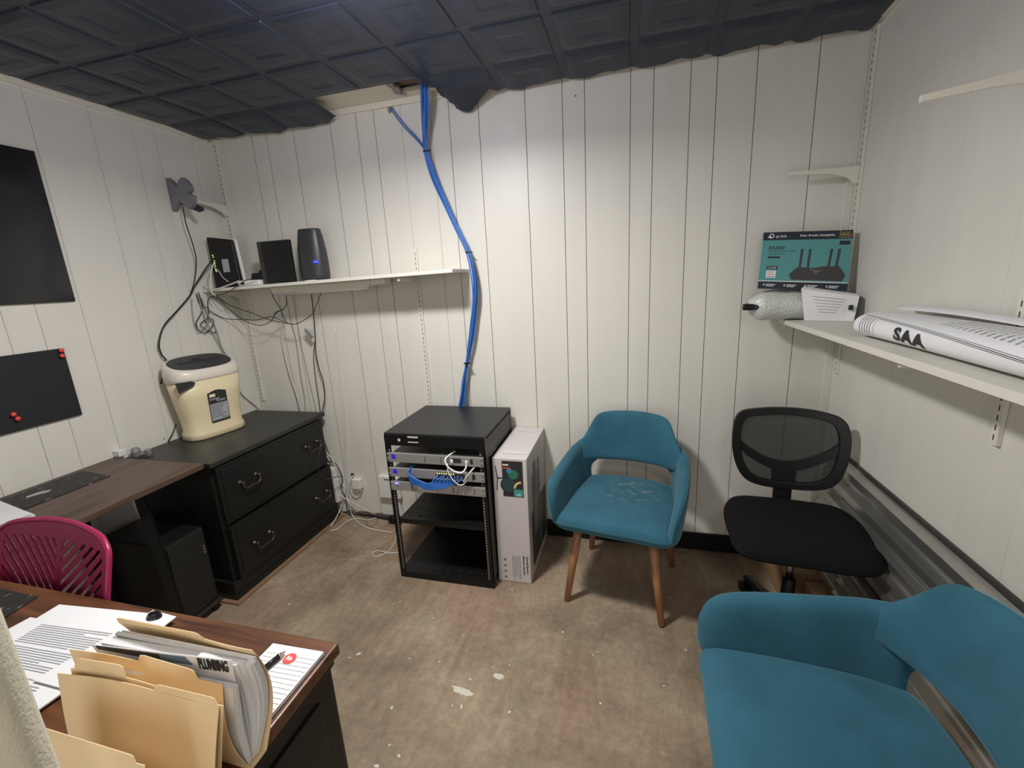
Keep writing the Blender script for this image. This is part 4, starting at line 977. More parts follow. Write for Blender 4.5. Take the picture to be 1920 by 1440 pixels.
# ---------------------------------------------------------------- teal armchairs
def stained():
    m = M['velvet'].copy(); m.name = 'worn_teal_velvet'; nt = m.node_tree; n = nt.nodes; l = nt.links; b = n['Principled BSDF']
    src = b.inputs['Base Color'].links[0].from_socket
    tc = n.new('ShaderNodeTexCoord'); d = n.new('ShaderNodeVectorMath'); d.operation = 'DISTANCE'; d.inputs[1].default_value = (.03, .03, .46); l.new(tc.outputs['Object'], d.inputs[0])
    mr = n.new('ShaderNodeMapRange'); mr.inputs['From Min'].default_value = .03; mr.inputs['From Max'].default_value = .16; mr.inputs['To Min'].default_value = 1; mr.inputs['To Max'].default_value = 0; l.new(d.outputs['Value'], mr.inputs['Value'])
    nz = n.new('ShaderNodeTexNoise'); nz.inputs['Scale'].default_value = 28; nz.inputs['Detail'].default_value = 6; l.new(tc.outputs['Object'], nz.inputs['Vector'])
    cr = n.new('ShaderNodeMapRange'); cr.inputs['From Min'].default_value = .5; cr.inputs['From Max'].default_value = .72; l.new(nz.outputs['Fac'], cr.inputs['Value'])
    mu = n.new('ShaderNodeMath'); mu.operation = 'MULTIPLY'; l.new(mr.outputs[0], mu.inputs[0]); l.new(cr.outputs[0], mu.inputs[1])
    mx = n.new('ShaderNodeMix'); mx.data_type = 'RGBA'; l.new(mu.outputs[0], mx.inputs['Factor']); l.new(src, mx.inputs['A']); mx.inputs['B'].default_value = (.20, .24, .22, 1)
    l.new(mx.outputs['Result'], b.inputs['Base Color']); return m
def armchair(label, loc, rz, group=None, stain=False):
    t = thing('armchair', label, 'chair', loc, rz, group)
    vel = M['velvet']
    seatm = vel
    if stain: seatm = stained()
    q = MB(); q.pillow([(-.232, -.262), (-.12, -.272), (0, -.274), (.12, -.272), (.232, -.262), (.246, -.14), (.24, 0), (.222, .15), (.18, .21), (0, .225), (-.18, .21), (-.222, .15), (-.24, 0), (-.246, -.14)], (0, -.02),
                       lambda a, b_, h: Vector((a, b_, .420+h+.008*max(0, 1-(a/.2)**2)*(1 if h > 0 else 0))), .085, 10, pw=9); q.build('seat', seatm, t, smooth=True)
    # arm path in plan, from front to round the back corner
    pl = catmull([Vector((.238, -.270, 0)), Vector((.246, -.15, 0)), Vector((.243, 0, 0)), Vector((.230, .11, 0)), Vector((.195, .178, 0)), Vector((.13, .208, 0))], 10)
    cum = [0]
    for a, b_ in zip(pl[:-1], pl[1:]): cum.append(cum[-1]+(b_-a).length)
    LT = cum[-1]
    def onp(s_):
        s_ = max(0, min(LT, s_))
        for i in range(len(cum)-1):
            if s_ <= cum[i+1]+1e-9:
                f = (s_-cum[i])/(cum[i+1]-cum[i]); return pl[i]*(1-f)+pl[i+1]*f, (pl[i+1]-pl[i]).normalized()
    for sgn in (1, -1):
        def fa(a, b_, h, sgn=sgn):
            p, d = onp(a); n = Vector((d.y, -d.x, 0)); fl_ = .030*max(0, (b_-.42)/.22)*(1-.6*min(1, a/LT)) - .02*max(0, (.42-b_)/.05)*.8
            v = p+n*(h+fl_); v.z = b_
            if a < 0: v.y += a
            if a > LT: v -= Vector((1, 0, 0))*0
            return Vector((sgn*v.x, v.y+.10*max(0, b_-.5)*min(1, a/LT), v.z))
        out = [(.004, .43), (-.004, .48), (.0, .525), (.025, .568), (.075, .592), (.17, .608), (.28, .624), (.38, .642), (.47, .650), (.52, .60), (.505, .545), (.468, .51), (.462, .46), (.47, .405), (.40, .388), (.22, .384), (.05, .388)]
        q = MB(); q.pillow(out, (.22, .50), fa, .050, 9, 5, pw=8); q.build('armrest', vel, t, smooth=True)
    def fb(a, b_, h):
        y = .212-.115*min(1, abs(a)/.25)**2.3+.20*(b_-.545)-.03*max(0, .6-b_)*0
        return Vector((a*1., y+h, b_))
    out = [(-.243, .585), (-.225, .555), (-.12, .546), (0, .543), (.12, .546), (.225, .555), (.243, .585), (.235, .64), (.205, .70), (.178, .755), (.145, .778), (.07, .784), (0, .786), (-.07, .784), (-.145, .778), (-.178, .755), (-.205, .70), (-.235, .64)]
    q = MB(); q.pillow(out, (0, .66), fb, .056, 9, 5, pw=8); q.build('backrest', vel, t, smooth=True)
    for sx in (-1, 1):
        for sy in (-1, 1):
            q = MB(); q.cyl((sx*.155, sy*.16-.01, .385), (sx*.207, sy*.213, .004), .0205, .0135, 18); q.build('leg', M['legwood'], t, smooth=True, bevel=0)
            q2 = MB(); q2.cyl((sx*.207, sy*.213, 0), (sx*.207, sy*.213, .006), .012, .013, 14)
            g_ = q2.build('leg_glide', M['black']); g_.parent = [c for c in t.children if c.name.startswith('leg')][-1]
    return t
for p in [None]: pass
def flat_caps(o):
    for f in o.data.polygons:
        if len(f.vertices) > 4: f.use_smooth = False
armchair('teal velvet armchair with worn seat standing in front of the back wall', (-.026, 1.905, 0), -.18, stain=True)
armchair('teal velvet armchair in the near right foreground facing left', (.456, .862, 0), -PI/2-.03)
for o in bpy.data.objects:
    if o.name.startswith('leg') and o.type == 'MESH': flat_caps(o)
# pale wear marks on the far seat
# ---------------------------------------------------------------- office chair
OC = Vector((.605, 1.70, 0))
t = thing('office_chair', 'black armless office chair with mesh back by the right wall', 'chair', tuple(OC), -.10)
q = MB(); q.pillow([(-.20, -.235), (0, -.25), (.20, -.235), (.235, -.10), (.235, .08), (.19, .20), (.08, .225), (-.08, .225), (-.19, .20), (-.235, .08), (-.235, -.10)], (0, 0),
                   lambda a, b_, h: Vector((a, b_*.9+.005, .485+h-.02*max(0, (-b_-.12)/.13)**2)), .055, 9, pw=7); q.build('seat', mat('black_seat_fabric', (.005, .005, .0055), .9, spec=.2, bump=.3, bscale=300), t, smooth=True)
oo = [(-.186, .850), (-.10, .870), (.02, .874), (.12, .866), (.188, .842), (.212, .77), (.205, .66), (.172, .575), (.10, .540), (0, .533), (-.085, .540), (-.15, .572), (-.192, .65), (-.206, .76)]
oc_ = catmull([Vector((a, b_, 0)) for a, b_ in oo], 6, True)
def bk(a, b_, h): return Vector((a, .235-.9*a*a+.12*(b_-.54)+h, b_))
q = MB(); n = len(oc_); cc = Vector((0, .70, 0)); vs = []
for k, (sc, h) in enumerate(((1., -.010), (1., .012), (.83, .012), (.83, -.010))):
    for p in oc_: v = cc+(p-cc)*sc; vs.append(bk(v.x, v.y, h))
q.add(vs, [(a*n+i, a*n+(i+1) % n, ((a+1) % 4)*n+(i+1) % n, ((a+1) % 4)*n+i) for a in range(4) for i in range(n)])
q.build('back_frame', M['blackplastic'], t, bevel=.003)
q = MB()
for sg in (-1, 1):
    pts = [(.192, .742), (.15, .695), (.10, .660), (.05, .636), (0, .628)]
    top_ = catmull([Vector((sg*a, b_+.018, 0)) for a, b_ in pts], 4); bot = catmull([Vector((sg*a, b_-.020, 0)) for a, b_ in pts], 4)
    m_ = len(top_); vs = []
    for h in (-.004, .016):
        vs += [bk(p.x, p.y, h) for p in top_]+[bk(p.x, p.y, h) for p in bot]
    fs = []
    for i in range(m_-1):
        fs += [(i, i+1, m_+i+1, m_+i), (2*m_+i, 3*m_+i, 3*m_+i+1, 2*m_+i+1), (i, 2*m_+i, 2*m_+i+1, i+1), (m_+i, m_+i+1, 3*m_+i+1, 3*m_+i)]
    q.add(vs, fs)
q.hexa([bk(-.042, .54, -.002), bk(.042, .54, -.002), bk(.042, .54, .02), bk(-.042, .54, .02), bk(-.046, .645, -.002), bk(.046, .645, -.002), bk(.046, .645, .02), bk(-.046, .645, .02)])
q.build('lumbar_strut', M['blackplastic'], t)
mm = bpy.data.materials.new('see_through_mesh'); mm.use_nodes = True; nt = mm.node_tree; b = nt.nodes['Principled BSDF']; b.inputs['Base Color'].default_value = (.015, .015, .015, 1); b.inputs['Roughness'].default_value = .8
tr = nt.nodes.new('ShaderNodeBsdfTransparent'); ms = nt.nodes.new('ShaderNodeMixShader'); ms.inputs[0].default_value = .90
tcn = nt.nodes.new('ShaderNodeTexNoise'); tcn.inputs['Scale'].default_value = 400
nt.links.new(tr.outputs[0], ms.inputs[1]); nt.links.new(b.outputs[0], ms.inputs[2]); nt.links.new(ms.outputs[0], nt.nodes['Material Output'].inputs[0])
mr = nt.nodes.new('ShaderNodeMapRange'); mr.inputs['To Min'].default_value = .80; mr.inputs['To Max'].default_value = .94; nt.links.new(tcn.outputs['Fac'], mr.inputs['Value']); nt.links.new(mr.outputs[0], ms.inputs[0])
q = MB(); q.add([bk(0, .70, .004)]+[bk((cc+(p-cc)*.88).x, (cc+(p-cc)*.88).y, .004) for p in oc_], [(0, 1+i, 1+(i+1) % n) for i in range(n)]); q.build('mesh_panel', mm, t, smooth=True)
q = MB(); q.bar((0, .245, .56), (0, .235, .45), .068, .022); q.bar((0, .24, .455), (0, .02, .44), .06, .018); q.build('back_post', M['blackplastic'], t, bevel=.004)
q = MB(); q.box(-.09, .09, -.10, .10, .425, .452); q.build('seat_mechanism', M['black'], t, bevel=.005)
q = MB(); q.cyl((0, 0, .25), (0, 0, .43), .013); q.build('gas_lift', M['chrome'], t, smooth=True)
q = MB(); q.cyl((0, 0, .09), (0, 0, .27), .026, .023); q.build('lift_sleeve', M['black'], t, smooth=True)
for k in range(5):
    a = math.radians(108+72*k)+.10; d = Vector((math.cos(a), math.sin(a), 0)); s_ = Vector((-d.y, d.x, 0))
    q = MB(); q.hexa([d*.02-s_*.022+Vector((0, 0, .085)), d*.27-s_*.014+Vector((0, 0, .062)), d*.27+s_*.014+Vector((0, 0, .062)), d*.02+s_*.022+Vector((0, 0, .085)),
                      d*.02-s_*.018+Vector((0, 0, .125)), d*.27-s_*.012+Vector((0, 0, .082)), d*.27+s_*.012+Vector((0, 0, .082)), d*.02+s_*.018+Vector((0, 0, .125))])
    lg = q.build('base_leg', M['blackplastic'], t, bevel=.005)
    q = MB(); c = d*.262
    for w_ in (-.014, .014): q.cyl(c+s_*(w_-.008)+Vector((0, 0, .0255)), c+s_*(w_+.008)+Vector((0, 0, .0255)), .025, n=18)
    q.cyl(c+Vector((0, 0, .03)), c+Vector((0, 0, .064)), .007); ca = q.build('caster', M['blackplastic']); ca.parent = lg

# ---------------------------------------------------------------- boxes and metal sheets by the right wall
t = thing('cardboard_box', 'open brown cardboard box on the floor behind the office chair', 'box', (.76, 2.05, 0))
q = MB(); q.box(.655, .86, 1.90, 1.906, .001, .15); q.box(.655, .661, 1.906, 2.20, .001, .15); q.box(.854, .86, 1.906, 2.20, .001, .15); q.box(.661, .854, 2.194, 2.20, .001, .15); q.box(.661, .854, 1.906, 2.194, .001, .006)
child(q.build('box_walls', M['cardboard']), t)
q = MB(); q.hexa([(.655, 1.90, .15), (.655, 2.20, .15), (.650, 2.20, .152), (.650, 1.90, .152), (.60, 1.90, .10), (.60, 2.20, .10), (.597, 2.20, .104), (.597, 1.90, .104)]) if False else q.box(.662, .78, 1.90, 1.99, .151, .154)
child(q.build('box_flap', M['cardboard']), t)
tag(box_obj('cardboard_box', (.735, .865, 1.80, 1.895, .001, .13), mat('tan_cardboard', (.36, .22, .11), .8, var=.1), bevel=.002), 'small closed tan cardboard box in front of the open brown box', 'box')
M['galv'] = mat('dull_galvanised_metal', (.55, .545, .52), .30, .92, var=.18, scale=9, bump=.1, bscale=20)
M['darkgalv'] = mat('dark_sheet_metal', (.07, .068, .062), .5, .5, var=.3)
def corrugated(label, y0, y1, xb, zb_, xt, zt, pitch, depth, m, group=None, skew=0.):
    q = MB(); a = Vector((xb, 0, zb_)); b_ = Vector((xt, 0, zt)); L = (b_-a).length; d = (b_-a)/L; n_ = Vector((-d.z, 0, d.x))
    pr = []; s_ = 0
    while s_ < L:
        for f, h in ((0, 0), (.35, 0), (.5, 1), (.85, 1)):
            if s_+f*pitch <= L: pr.append((s_+f*pitch, h*depth))
        s_ += pitch
    pr.append((L, 0)); m_ = len(pr)
    vs = []
    for y, k in ((y0, 0), (y1, skew)):
        for s_, h in pr: p = a+d*(s_)+n_*h; vs.append((p.x, y, p.z+k))
    q.add(vs, [(i, i+1, m_+i+1, m_+i) for i in range(m_-1)])
    return tag(q.build('corrugated_sheet', m, solid=.0012), label, 'metal sheet')
corrugated('dull corrugated metal sheet leaning on the right wall, rearmost and tallest', .15, 2.08, .818, .2, .866, .655, .075, .028, M['galv'])
corrugated('corrugated metal sheet leaning right of the office chair, middle one', .2, 1.98, .792, .16, .838, .50, .062, .026, M['galv'])
corrugated('corrugated metal sheet leaning low behind the near armchair, front one', .2, 1.72, .757, .004, .808, .36, .055, .026, M['galv'])
q = MB(); q.hexa([(.868, .15, .60), (.877, .15, .60), (.877, 2.0, .60), (.868, 2.0, .60), (.868, .15, .675), (.877, .15, .675), (.877, 2.0, .665), (.868, 2.0, .665)])
tag(q.build('metal_flashing', M['darkgalv']), 'dark flat metal strip behind the corrugated sheets on the right wall', 'metal strip')
for k, (x, z) in enumerate(((.725, .0), (.70, .0))):
    pass
q = MB(); q.box(.716, .728, .28, 1.30, .001, .20)
tag(q.build('white_trim_board', mat('chipped_white_board', (.50, .48, .44), .7, var=.3, scale=25), bevel=.002), 'narrow chipped white board on edge behind the near armchair', 'board')

# ---------------------------------------------------------------- things on the long right shelf
SZ = 1.2195
# bubble wrap parcel
q = MB()
def bw(i, j):
    a = 2*PI*j; x = .488+.33*i; r = (.014+.048*min(1, i*6+.001)**.6)*(1+.045*math.sin(a*3+i*9)+.03*math.sin(i*23+a))
    z = .062+r*math.sin(a)*(1+.0*i); y = 2.128+min(r, .058)*math.cos(a)
    return Vector((x, y, SZ+max(z, .0015)))
q.grid(bw, 46, 44)
bm_ = mat('bubble_wrap', (.58, .60, .56), .28, var=.18, scale=120, spec=.9, coat=.3)
nt = bm_.node_tree; b = nt.nodes['Principled BSDF']; vo = nt.nodes.new('ShaderNodeTexVoronoi'); vo.inputs['Scale'].default_value = 130; tcn = nt.nodes.new('ShaderNodeTexCoord'); nt.links.new(tcn.outputs['Object'], vo.inputs['Vector'])
bp = nt.nodes.new('ShaderNodeBump'); bp.inputs['Strength'].default_value = .6; bp.inputs['Distance'].default_value = .004; bp.invert = True; nt.links.new(vo.outputs['Distance'], bp.inputs['Height']); nt.links.new(bp.outputs['Normal'], b.inputs['Normal'])
t = thing('bubble_wrap_parcel', 'bubble wrapped parcel with a black rod end on the right shelf under the router box', 'parcel', (.65, 2.095, SZ))
child(q.build('bubble_wrap', bm_, smooth=True, weld=True), t)
q = MB(); q.cyl((.462, 2.09, SZ+.062), (.505, 2.09, SZ+.060), .0135, n=18); child(q.build('rod_end', M['blackplastic'], bevel=.004), t)
q = MB(); q.cyl((.50, 2.09, SZ+.060), (.56, 2.095, SZ+.06), .0115, n=18); child(q.build('rod_shaft', M['darkgrey']), t)
# router carton, leaning a bit
t = thing('router_carton', 'teal and black wireless router carton standing on the bubble wrapped parcel', 'box', (.68, 2.12, 1.345))
A_ = ony(1420, 541, 2.085); B2 = ony(1588, 547, 2.085); C2 = ony(1600, 431, 2.12); D_ = ony(1432, 436, 2.12)
bl = Vector((A_.x, 2.085, 1.352)); ex = Vector((1, .02, 0)).normalized(); W_C = (B2.x-A_.x); H_C = .222
ey = (Vector((D_.x-A_.x, .03, D_.z-A_.z))).normalized(); H_C = (D_-A_).length
nn = ex.cross(ey)
bl = A_.copy(); br = B2.copy(); tl = D_.copy(); trr = C2.copy()
dpt = Vector((.012, .075, 0))
q = MB(); q.hexa([bl, br, br+dpt, bl+dpt, tl, trr, trr+dpt, tl+dpt])
child(q.build('carton_body', mat('carton_pale_side', (.36, .42, .42), .4), bevel=.0015), t)
def rc(a, b_, h=0):   # a, b in 0..1 over the front
    p = (bl*(1-a)+br*a)*(1-b_)+(tl*(1-a)+trr*a)*b_; return p-Vector((0, .0012+h, 0))
W1, H1 = (br-bl).length, (tl-bl).length
rcm = lambda a, b_, h=0: rc(a/W1, b_/H1, h)
teal = mat('teal_print', (.085, .29, .29), .35, var=.05, scale=4); navy = mat('navy_print', (.012, .018, .03), .35); wp = mat('white_print', (.75, .78, .78), .4); gold = mat('gold_print', (.45, .33, .13), .4); dg = mat('router_grey_print', (.045, .04, .045), .4); lg_ = mat('router_light_print', (.16, .15, .16), .4)
q = MB(); q.mi = 0; decal(q, rc, 0, 1, .14, .86)
q.mi = 1; decal(q, rc, 0, 1, .86, 1); decal(q, rc, 0, 1, 0, .135)
q.mi = 2; decal(q, rc, 0, 1, .135, .15, .0002)
q.mi = 3; decal(q, rc, .86, .865, .87, 1, .0003)
text(q, 'FASTER', .009, lambda a, b_: rcm(a, b_, .0004), at=(W1*.878, H1*.95), sx=1.05); text(q, 'WI-FI 6', .012, lambda a, b_: rcm(a, b_, .0004), at=(W1*.872, H1*.91), bold=.0004); text(q, 'ROUTER', .009, lambda a, b_: rcm(a, b_, .0004), at=(W1*.878, H1*.872))
q.mi = 2
text(q, 'tp-link', .016, lambda a, b_: rcm(a, b_, .0004), at=(W1*.145, H1*.905)); text(q, 'Faster. Broader. Unstoppable.', .0105, lambda a, b_: rcm(a, b_, .0004), at=(W1*.42, H1*.915), bold=.0002)
disc(q, lambda a, b_, h=0: rcm(a, b_, .0004), W1*.098, H1*.935, .0095, r2=.0065); decal(q, rcm, W1*.077, W1*.088, H1*.895, H1*.935, .0004); decal(q, rcm, W1*.055, W1*.098, H1*.905, H1*.922, .0005)
q.mi = 1
text(q, 'AX3000', .018, lambda a, b_: rcm(a, b_, .0004), at=(W1*.075, H1*.70), bold=.0003); text(q, 'Dual-Band Wi-Fi 6 Router', .0095, lambda a, b_: rcm(a, b_, .0004), at=(W1*.08, H1*.655)); text(q, 'with Gigabit Ports', .0085, lambda a, b_: rcm(a, b_, .0004), at=(W1*.08, H1*.61))
decal(q, rc, .08, .22, .545, .575, .0003); decal(q, rc, .08, .205, .345, .41, .0003); decal(q, rc, .865, .98, .765, .83, .0003)
q.mi = 2; decal(q, rc, .08, .19, .20, .33, .0003); text(q, 'CLASS', .012, lambda a, b_: rcm(a, b_, .0006), at=(W1*.09, H1*.36))
for k in range(4):
    x = .06+k*.235; decal(q, rc, x, x+.015, .06, .09, .0003); decal(q, rc, x+.03, x+.14, .075, .088, .0003); decal(q, rc, x+.03, x+.12, .05, .062, .0003)
q.mi = 6
for k in range(3): decal(q, rc, .09, .18-.01*k, .215+k*.04, .228+k*.04, .0006)
# router picture
q.mi = 4
q.poly([rc(.345, .275, .0004), rc(.345, .245, .0004), rc(.375, .175, .0004), rc(.93, .165, .0004), rc(.955, .23, .0004), rc(.96, .27, .0004)])
q.poly([rc(.345, .275, .0006), rc(.96, .27, .0006), rc(.89, .415, .0006), rc(.70, .41, .0006), rc(.64, .385, .0006), rc(.43, .39, .0006)])
for x, y0_ in ((.44, .39), (.53, .39), (.755, .41), (.84, .41)):
    q.poly([rc(x, y0_-.01, .0008), rc(x+.028, y0_-.01, .0008), rc(x+.036 if x < .6 else x+.05, .70, .0008), rc(x+.008 if x < .6 else x+.02, .70, .0008)])
q.mi = 5; q.poly([rc(.56, .36, .001), rc(.65, .30, .001), rc(.73, .37, .001), rc(.65, .335, .001)]); q.poly([rc(.56, .38, .001), rc(.65, .27, .001), rc(.65, .29, .001), rc(.57, .385, .001)])
child(q.build('carton_print', [teal, navy, wp, gold, dg, lg_, mat('red_print', (.5, .18, .16), .4)]), t)
# folded papers packet
t = thing('folded_papers', 'folded wad of white papers on the right shelf in front of the bubble wrap', 'papers', (.72, 2.0, SZ))
p = [onz(1509, 601, SZ+.001), onz(1600, 600, SZ+.001)]
F0 = Vector((.672, 2.0, SZ+.001)); 
q = MB()
a0 = onz(1508, 601, SZ+.001); a1 = a0+Vector((.15, -.10, 0)); 
tA = ony(1502, 542, a0.y-.01); tB = ony(1640, 562, a1.y-.0)
a0t = tA; 
e0 = onz(1585, 606, SZ+.001)
def fp(i, j):   # front sheet: i along, j up with a small bulge
    bot = a0*(1-i)+Vector((.835, a0.y-.075, SZ+.001))*i; top = tA*(1-i)+Vector((.852, a0.y-.055, tA.z-.034))*i
    v = bot*(1-j)+top*j; v.y -= .012*math.sin(PI*j)*math.sin(PI*min(1, i*1.2)); return v
q.grid(fp, 12, 8)
def fp2(i, j):
    top = fp(i, 1); back = Vector((.70+.165*i, a0.y+.030+.02*i, tA.z-.004-.034*i)); v = top*(1-j)+back*j; v.z += .010*math.sin(PI*j); return v
q.grid(fp2, 12, 8)
def fp3(i, j): return fp2(i, 1)*(1-j)+Vector((.70+.165*i, a0.y+.034+.02*i, SZ+.001))*j
q.grid(fp3, 12, 4)
child(q.build('outer_sheet', M['paper'], solid=.0012, smooth=False), t)
q = MB()
for k in range(6):
    z = .80-k*.10; q.grid(lambda i, j, z=z, k=k: fp(.18+.02*k+(.6-.05*k)*i, z-.22*i*0+.015*j)+Vector((0, -.0016, 0)), 8, 1)
child(q.build('printed_lines', M['greyink']), t)
q = MB()
for k in range(3): q.grid(lambda i, j, k=k: Vector((.70+.14*i, a0.y-.01-.03*i+.03*j, SZ+.012+k*.014)), 4, 4)
child(q.build('inner_sheets', M['paper'], solid=.006), t)
q = MB(); q.box(.815, .829, a0.y-.073, a0.y-.067, SZ+.045, SZ+.064); child(q.build('dark_mark', M['ink']), t)
# rolled drawings
t = thing('rolled_drawings', 'flattened roll of large printed drawings lying on the right shelf', 'paper roll', (.75, 1.2, SZ))
RYf, RYn = 1.625, .45
def rollp(s_, c, h=0):
    """s: distance from far end toward the camera; c: angle around section (0 bottom front .. )"""
    y = RYf-s_; f = min(1, s_/.9)
    hw_ = .088; hh = .036+.004*f
    ca, sa = math.cos(c), math.sin(c)
    px = .757+hw_*math.copysign(abs(ca)**.75, ca)*1.0; pz_ = hh+(hh)*math.copysign(abs(sa)**.8, sa)
    px += .004*math.sin(s_*6); ph_ = Vector((ca, 0, sa))
    # far end slightly skewed
    return Vector((px, y+.05*(ca+1)*.5-.03+.0*sa, SZ+.0008+pz_))+ph_*h
q = MB(); q.grid(lambda i, j: rollp((RYf-RYn)*i, 2*PI*j), 40, 48); q.grid(lambda i, j: rollp((RYf-RYn)*i+.0, 2*PI*j, -.006), 40, 48)
child(q.build('outer_sheet', M['paper'], smooth=True, weld=True), t)
q = MB(); q.grid(lambda i, j: Vector((.757+.05*math.cos(5.5*i*PI/2)*(1-.5*i), RYf-.035+.0-.3*j, SZ+.036+.018*math.sin(5.5*i*PI/2)*(1-.5*i))), 30, 2)
child(q.build('inner_coil', M['paper'], solid=.001), t)
# printing: front side faces -x (angle PI), top angle PI/2.  d = path distance upward from the shelf contact on the front
_tab = [(0., PI*1.30)]; _pp = rollp(.3, PI*1.30)
for k in range(1, 241):
    c_ = PI*1.30-k*PI*1.2/240; _q = rollp(.3, c_); _tab.append((_tab[-1][0]+(_q-_pp).length, c_)); _pp = _q
def rp(s_, d, h=.0009):
    for k in range(240):
        if d <= _tab[k+1][0]: 
            f = (d-_tab[k][0])/(_tab[k+1][0]-_tab[k][0]+1e-9); return rollp(s_, _tab[k][1]+(_tab[k+1][1]-_tab[k][1])*max(0, f), h)
    return rollp(s_, _tab[-1][1], h)
q = MB()
def strip(s0, s1, d0, d1, wd=.0016, nseg=10, h=.0009):
    for k in range(nseg):
        a, b_ = k/nseg, (k+1)/nseg
        sa, sb = s0+(s1-s0)*a, s0+(s1-s0)*b_; da, db = d0+(d1-d0)*a, d0+(d1-d0)*b_
        if abs(s1-s0) > abs(d1-d0)*.8: q.add([rp(sa, da, h), rp(sb, db, h), rp(sb, db+wd, h), rp(sa, da+wd, h)], [(0, 1, 2, 3)])
        else: q.add([rp(sa, da, h), rp(sa+wd, da, h), rp(sb+wd, db, h), rp(sb, db, h)], [(0, 1, 2, 3)])
strip(.02, .95, .092, .030, .0014, 36); strip(.02, .95, .096, .034, .0009, 36)
strip(.11, .70, .082, .044, .0011, 24); strip(.11, .11, .03, .082, .001, 8)
text(q, 'SAA', .050, lambda a, b_: rp(.215+a, .034+b_*.9-.07*a, .0013), bold=.0024, sx=1.3, spacing=1.15, fine=.006)
for k in range(5): strip(.035+k*.014, .035+k*.014+.0001, .030, .084, .0020, 8)
rnd = random.Random(3)
child(q.build('drawing_lettering', M['ink']), t)
q = MB()
for k in range(22):
    s0 = .34+k*.021; d0 = max(.060, .105-.0022*k); d1 = .185+.006*rnd.random()
    d = d0
    while d < d1:
        L_ = rnd.uniform(.008, .02)
        for e in (0, .0035): 
            q.add([rp(s0+e, d), rp(s0+e+.0016, d), rp(s0+e+.0016, min(d1, d+L_)), rp(s0+e, min(d1, d+L_))], [(0, 1, 2, 3)])
        d += L_+.003
child(q.build('printed_notes', M['greyink']), t)
q = MB()
for k in range(10):
    s0 = .20+k*.012; q.add([rp(s0, .145), rp(s0+.001, .145), rp(s0+.001, .175), rp(s0, .175)], [(0, 1, 2, 3)])
child(q.build('printed_heading', M['greyink']), t)
q = MB(); q.grid(lambda i, j: Vector((.80+.062*j, 1.66-1.2*i+.05*j, SZ+.055+.03*math.sin(PI*(.25+.5*j))+.006*math.sin(i*7))), 30, 8)
tag(q.build('loose_sheet', M['paper'], solid=.001, smooth=True), 'loose white sheet curled between the drawing roll and the right wall', 'paper')

# ---------------------------------------------------------------- near desk
t = thing('desk', 'dark walnut topped desk with black sides in the near left foreground', 'desk', (-1.15, .3, 0))
q = MB(); q.box(-2.25, -.567, -.08, .630, .722, .748); child(q.build('desk_top', M['desk1'], bevel=.004, seg=3), t)
q = MB(); q.box(-2.24, -.578, -.07, .622, .700, .722); child(q.build('top_moulding', M['black'], bevel=.004), t)
q = MB(); q.box(-.61, -.585, -.06, .612, .0, .700); q.box(-.5875, -.580, -.02, .57, .08, .66); child(q.build('side_panel', M['black'], bevel=.002), t)
q = MB(); q.box(-2.23, -2.205, -.06, .612, .0, .700); child(q.build('side_panel', M['black'], bevel=.002), t)
q = MB(); q.box(-1.0, -.612, -.05, .60, .08, .698); child(q.build('drawer_pedestal', M['black'], bevel=.002), t)
q = MB(); q.box(-.632, -.586, .585, .618, 0, .70); child(q.build('leg', M['black'], bevel=.003), t)
DZ = .7485
q = MB(); q.prism([(-1.70, .35, DZ), (-1.36, .35, DZ), (-1.40, .60, DZ), (-1.70, .60, DZ)], (0, 0, .003))
tag(q.build('desk_mat', M['speckle']), 'black speckled mat at the left end of the near desk', 'mat')
lines1 = [(.1, .1+random.uniform(.6, .82), .12+k*.022, .128+k*.022) for k in range(36) if k % 9 != 8]
c1 = [onz(60, 1262, DZ+.006), onz(285, 1300, DZ+.006), onz(283, 1146, DZ+.006), onz(108, 1138, DZ+.006)]
sheet('paper_sheet', 'printed white sheet at the bottom of the papers on the near desk', [(-1.335, .44), (-1.10, .40), (-1.06, .55), (-1.325, .545)], DZ+.002, th=.002, lines=None)
sheet('paper_sheet', 'printed white sheet on top of the papers on the near desk behind the folders', [(-1.285, .36), (-1.0, .36), (-.985, .612), (-1.298, .585)], DZ+.007, th=.003,
      lines=[(.12 if k % 7 else .12, .88-.25*(k % 7 == 6)-.1*random.random(), .10+k*.022, .106+k*.022) for k in range(30) if k not in (8, 9, 19)])
sheet('paper_sheet', 'plain white sheet sticking out beside the folders under the black clip', [(-1.08, .42), (-.96, .42), (-.965, .607), (-1.04, .612)], DZ+.012, th=.002)
q = MB()
pc = onz(288, 1152, DZ+.02)
for k in range(16):
    a = 2*PI*k/16; q.tube([(pc.x, pc.y, DZ+.001), (pc.x+.017*math.cos(a), pc.y+.010*math.sin(a), DZ+.012), (pc.x+.010*math.cos(a+.8), pc.y+.008*math.sin(a+.8), DZ+.022)], .0022, 5, 3)
tag(q.build('hair_clip', M['blackplastic']), 'small spiky black hair claw on the near desk behind the folders', 'hair clip')
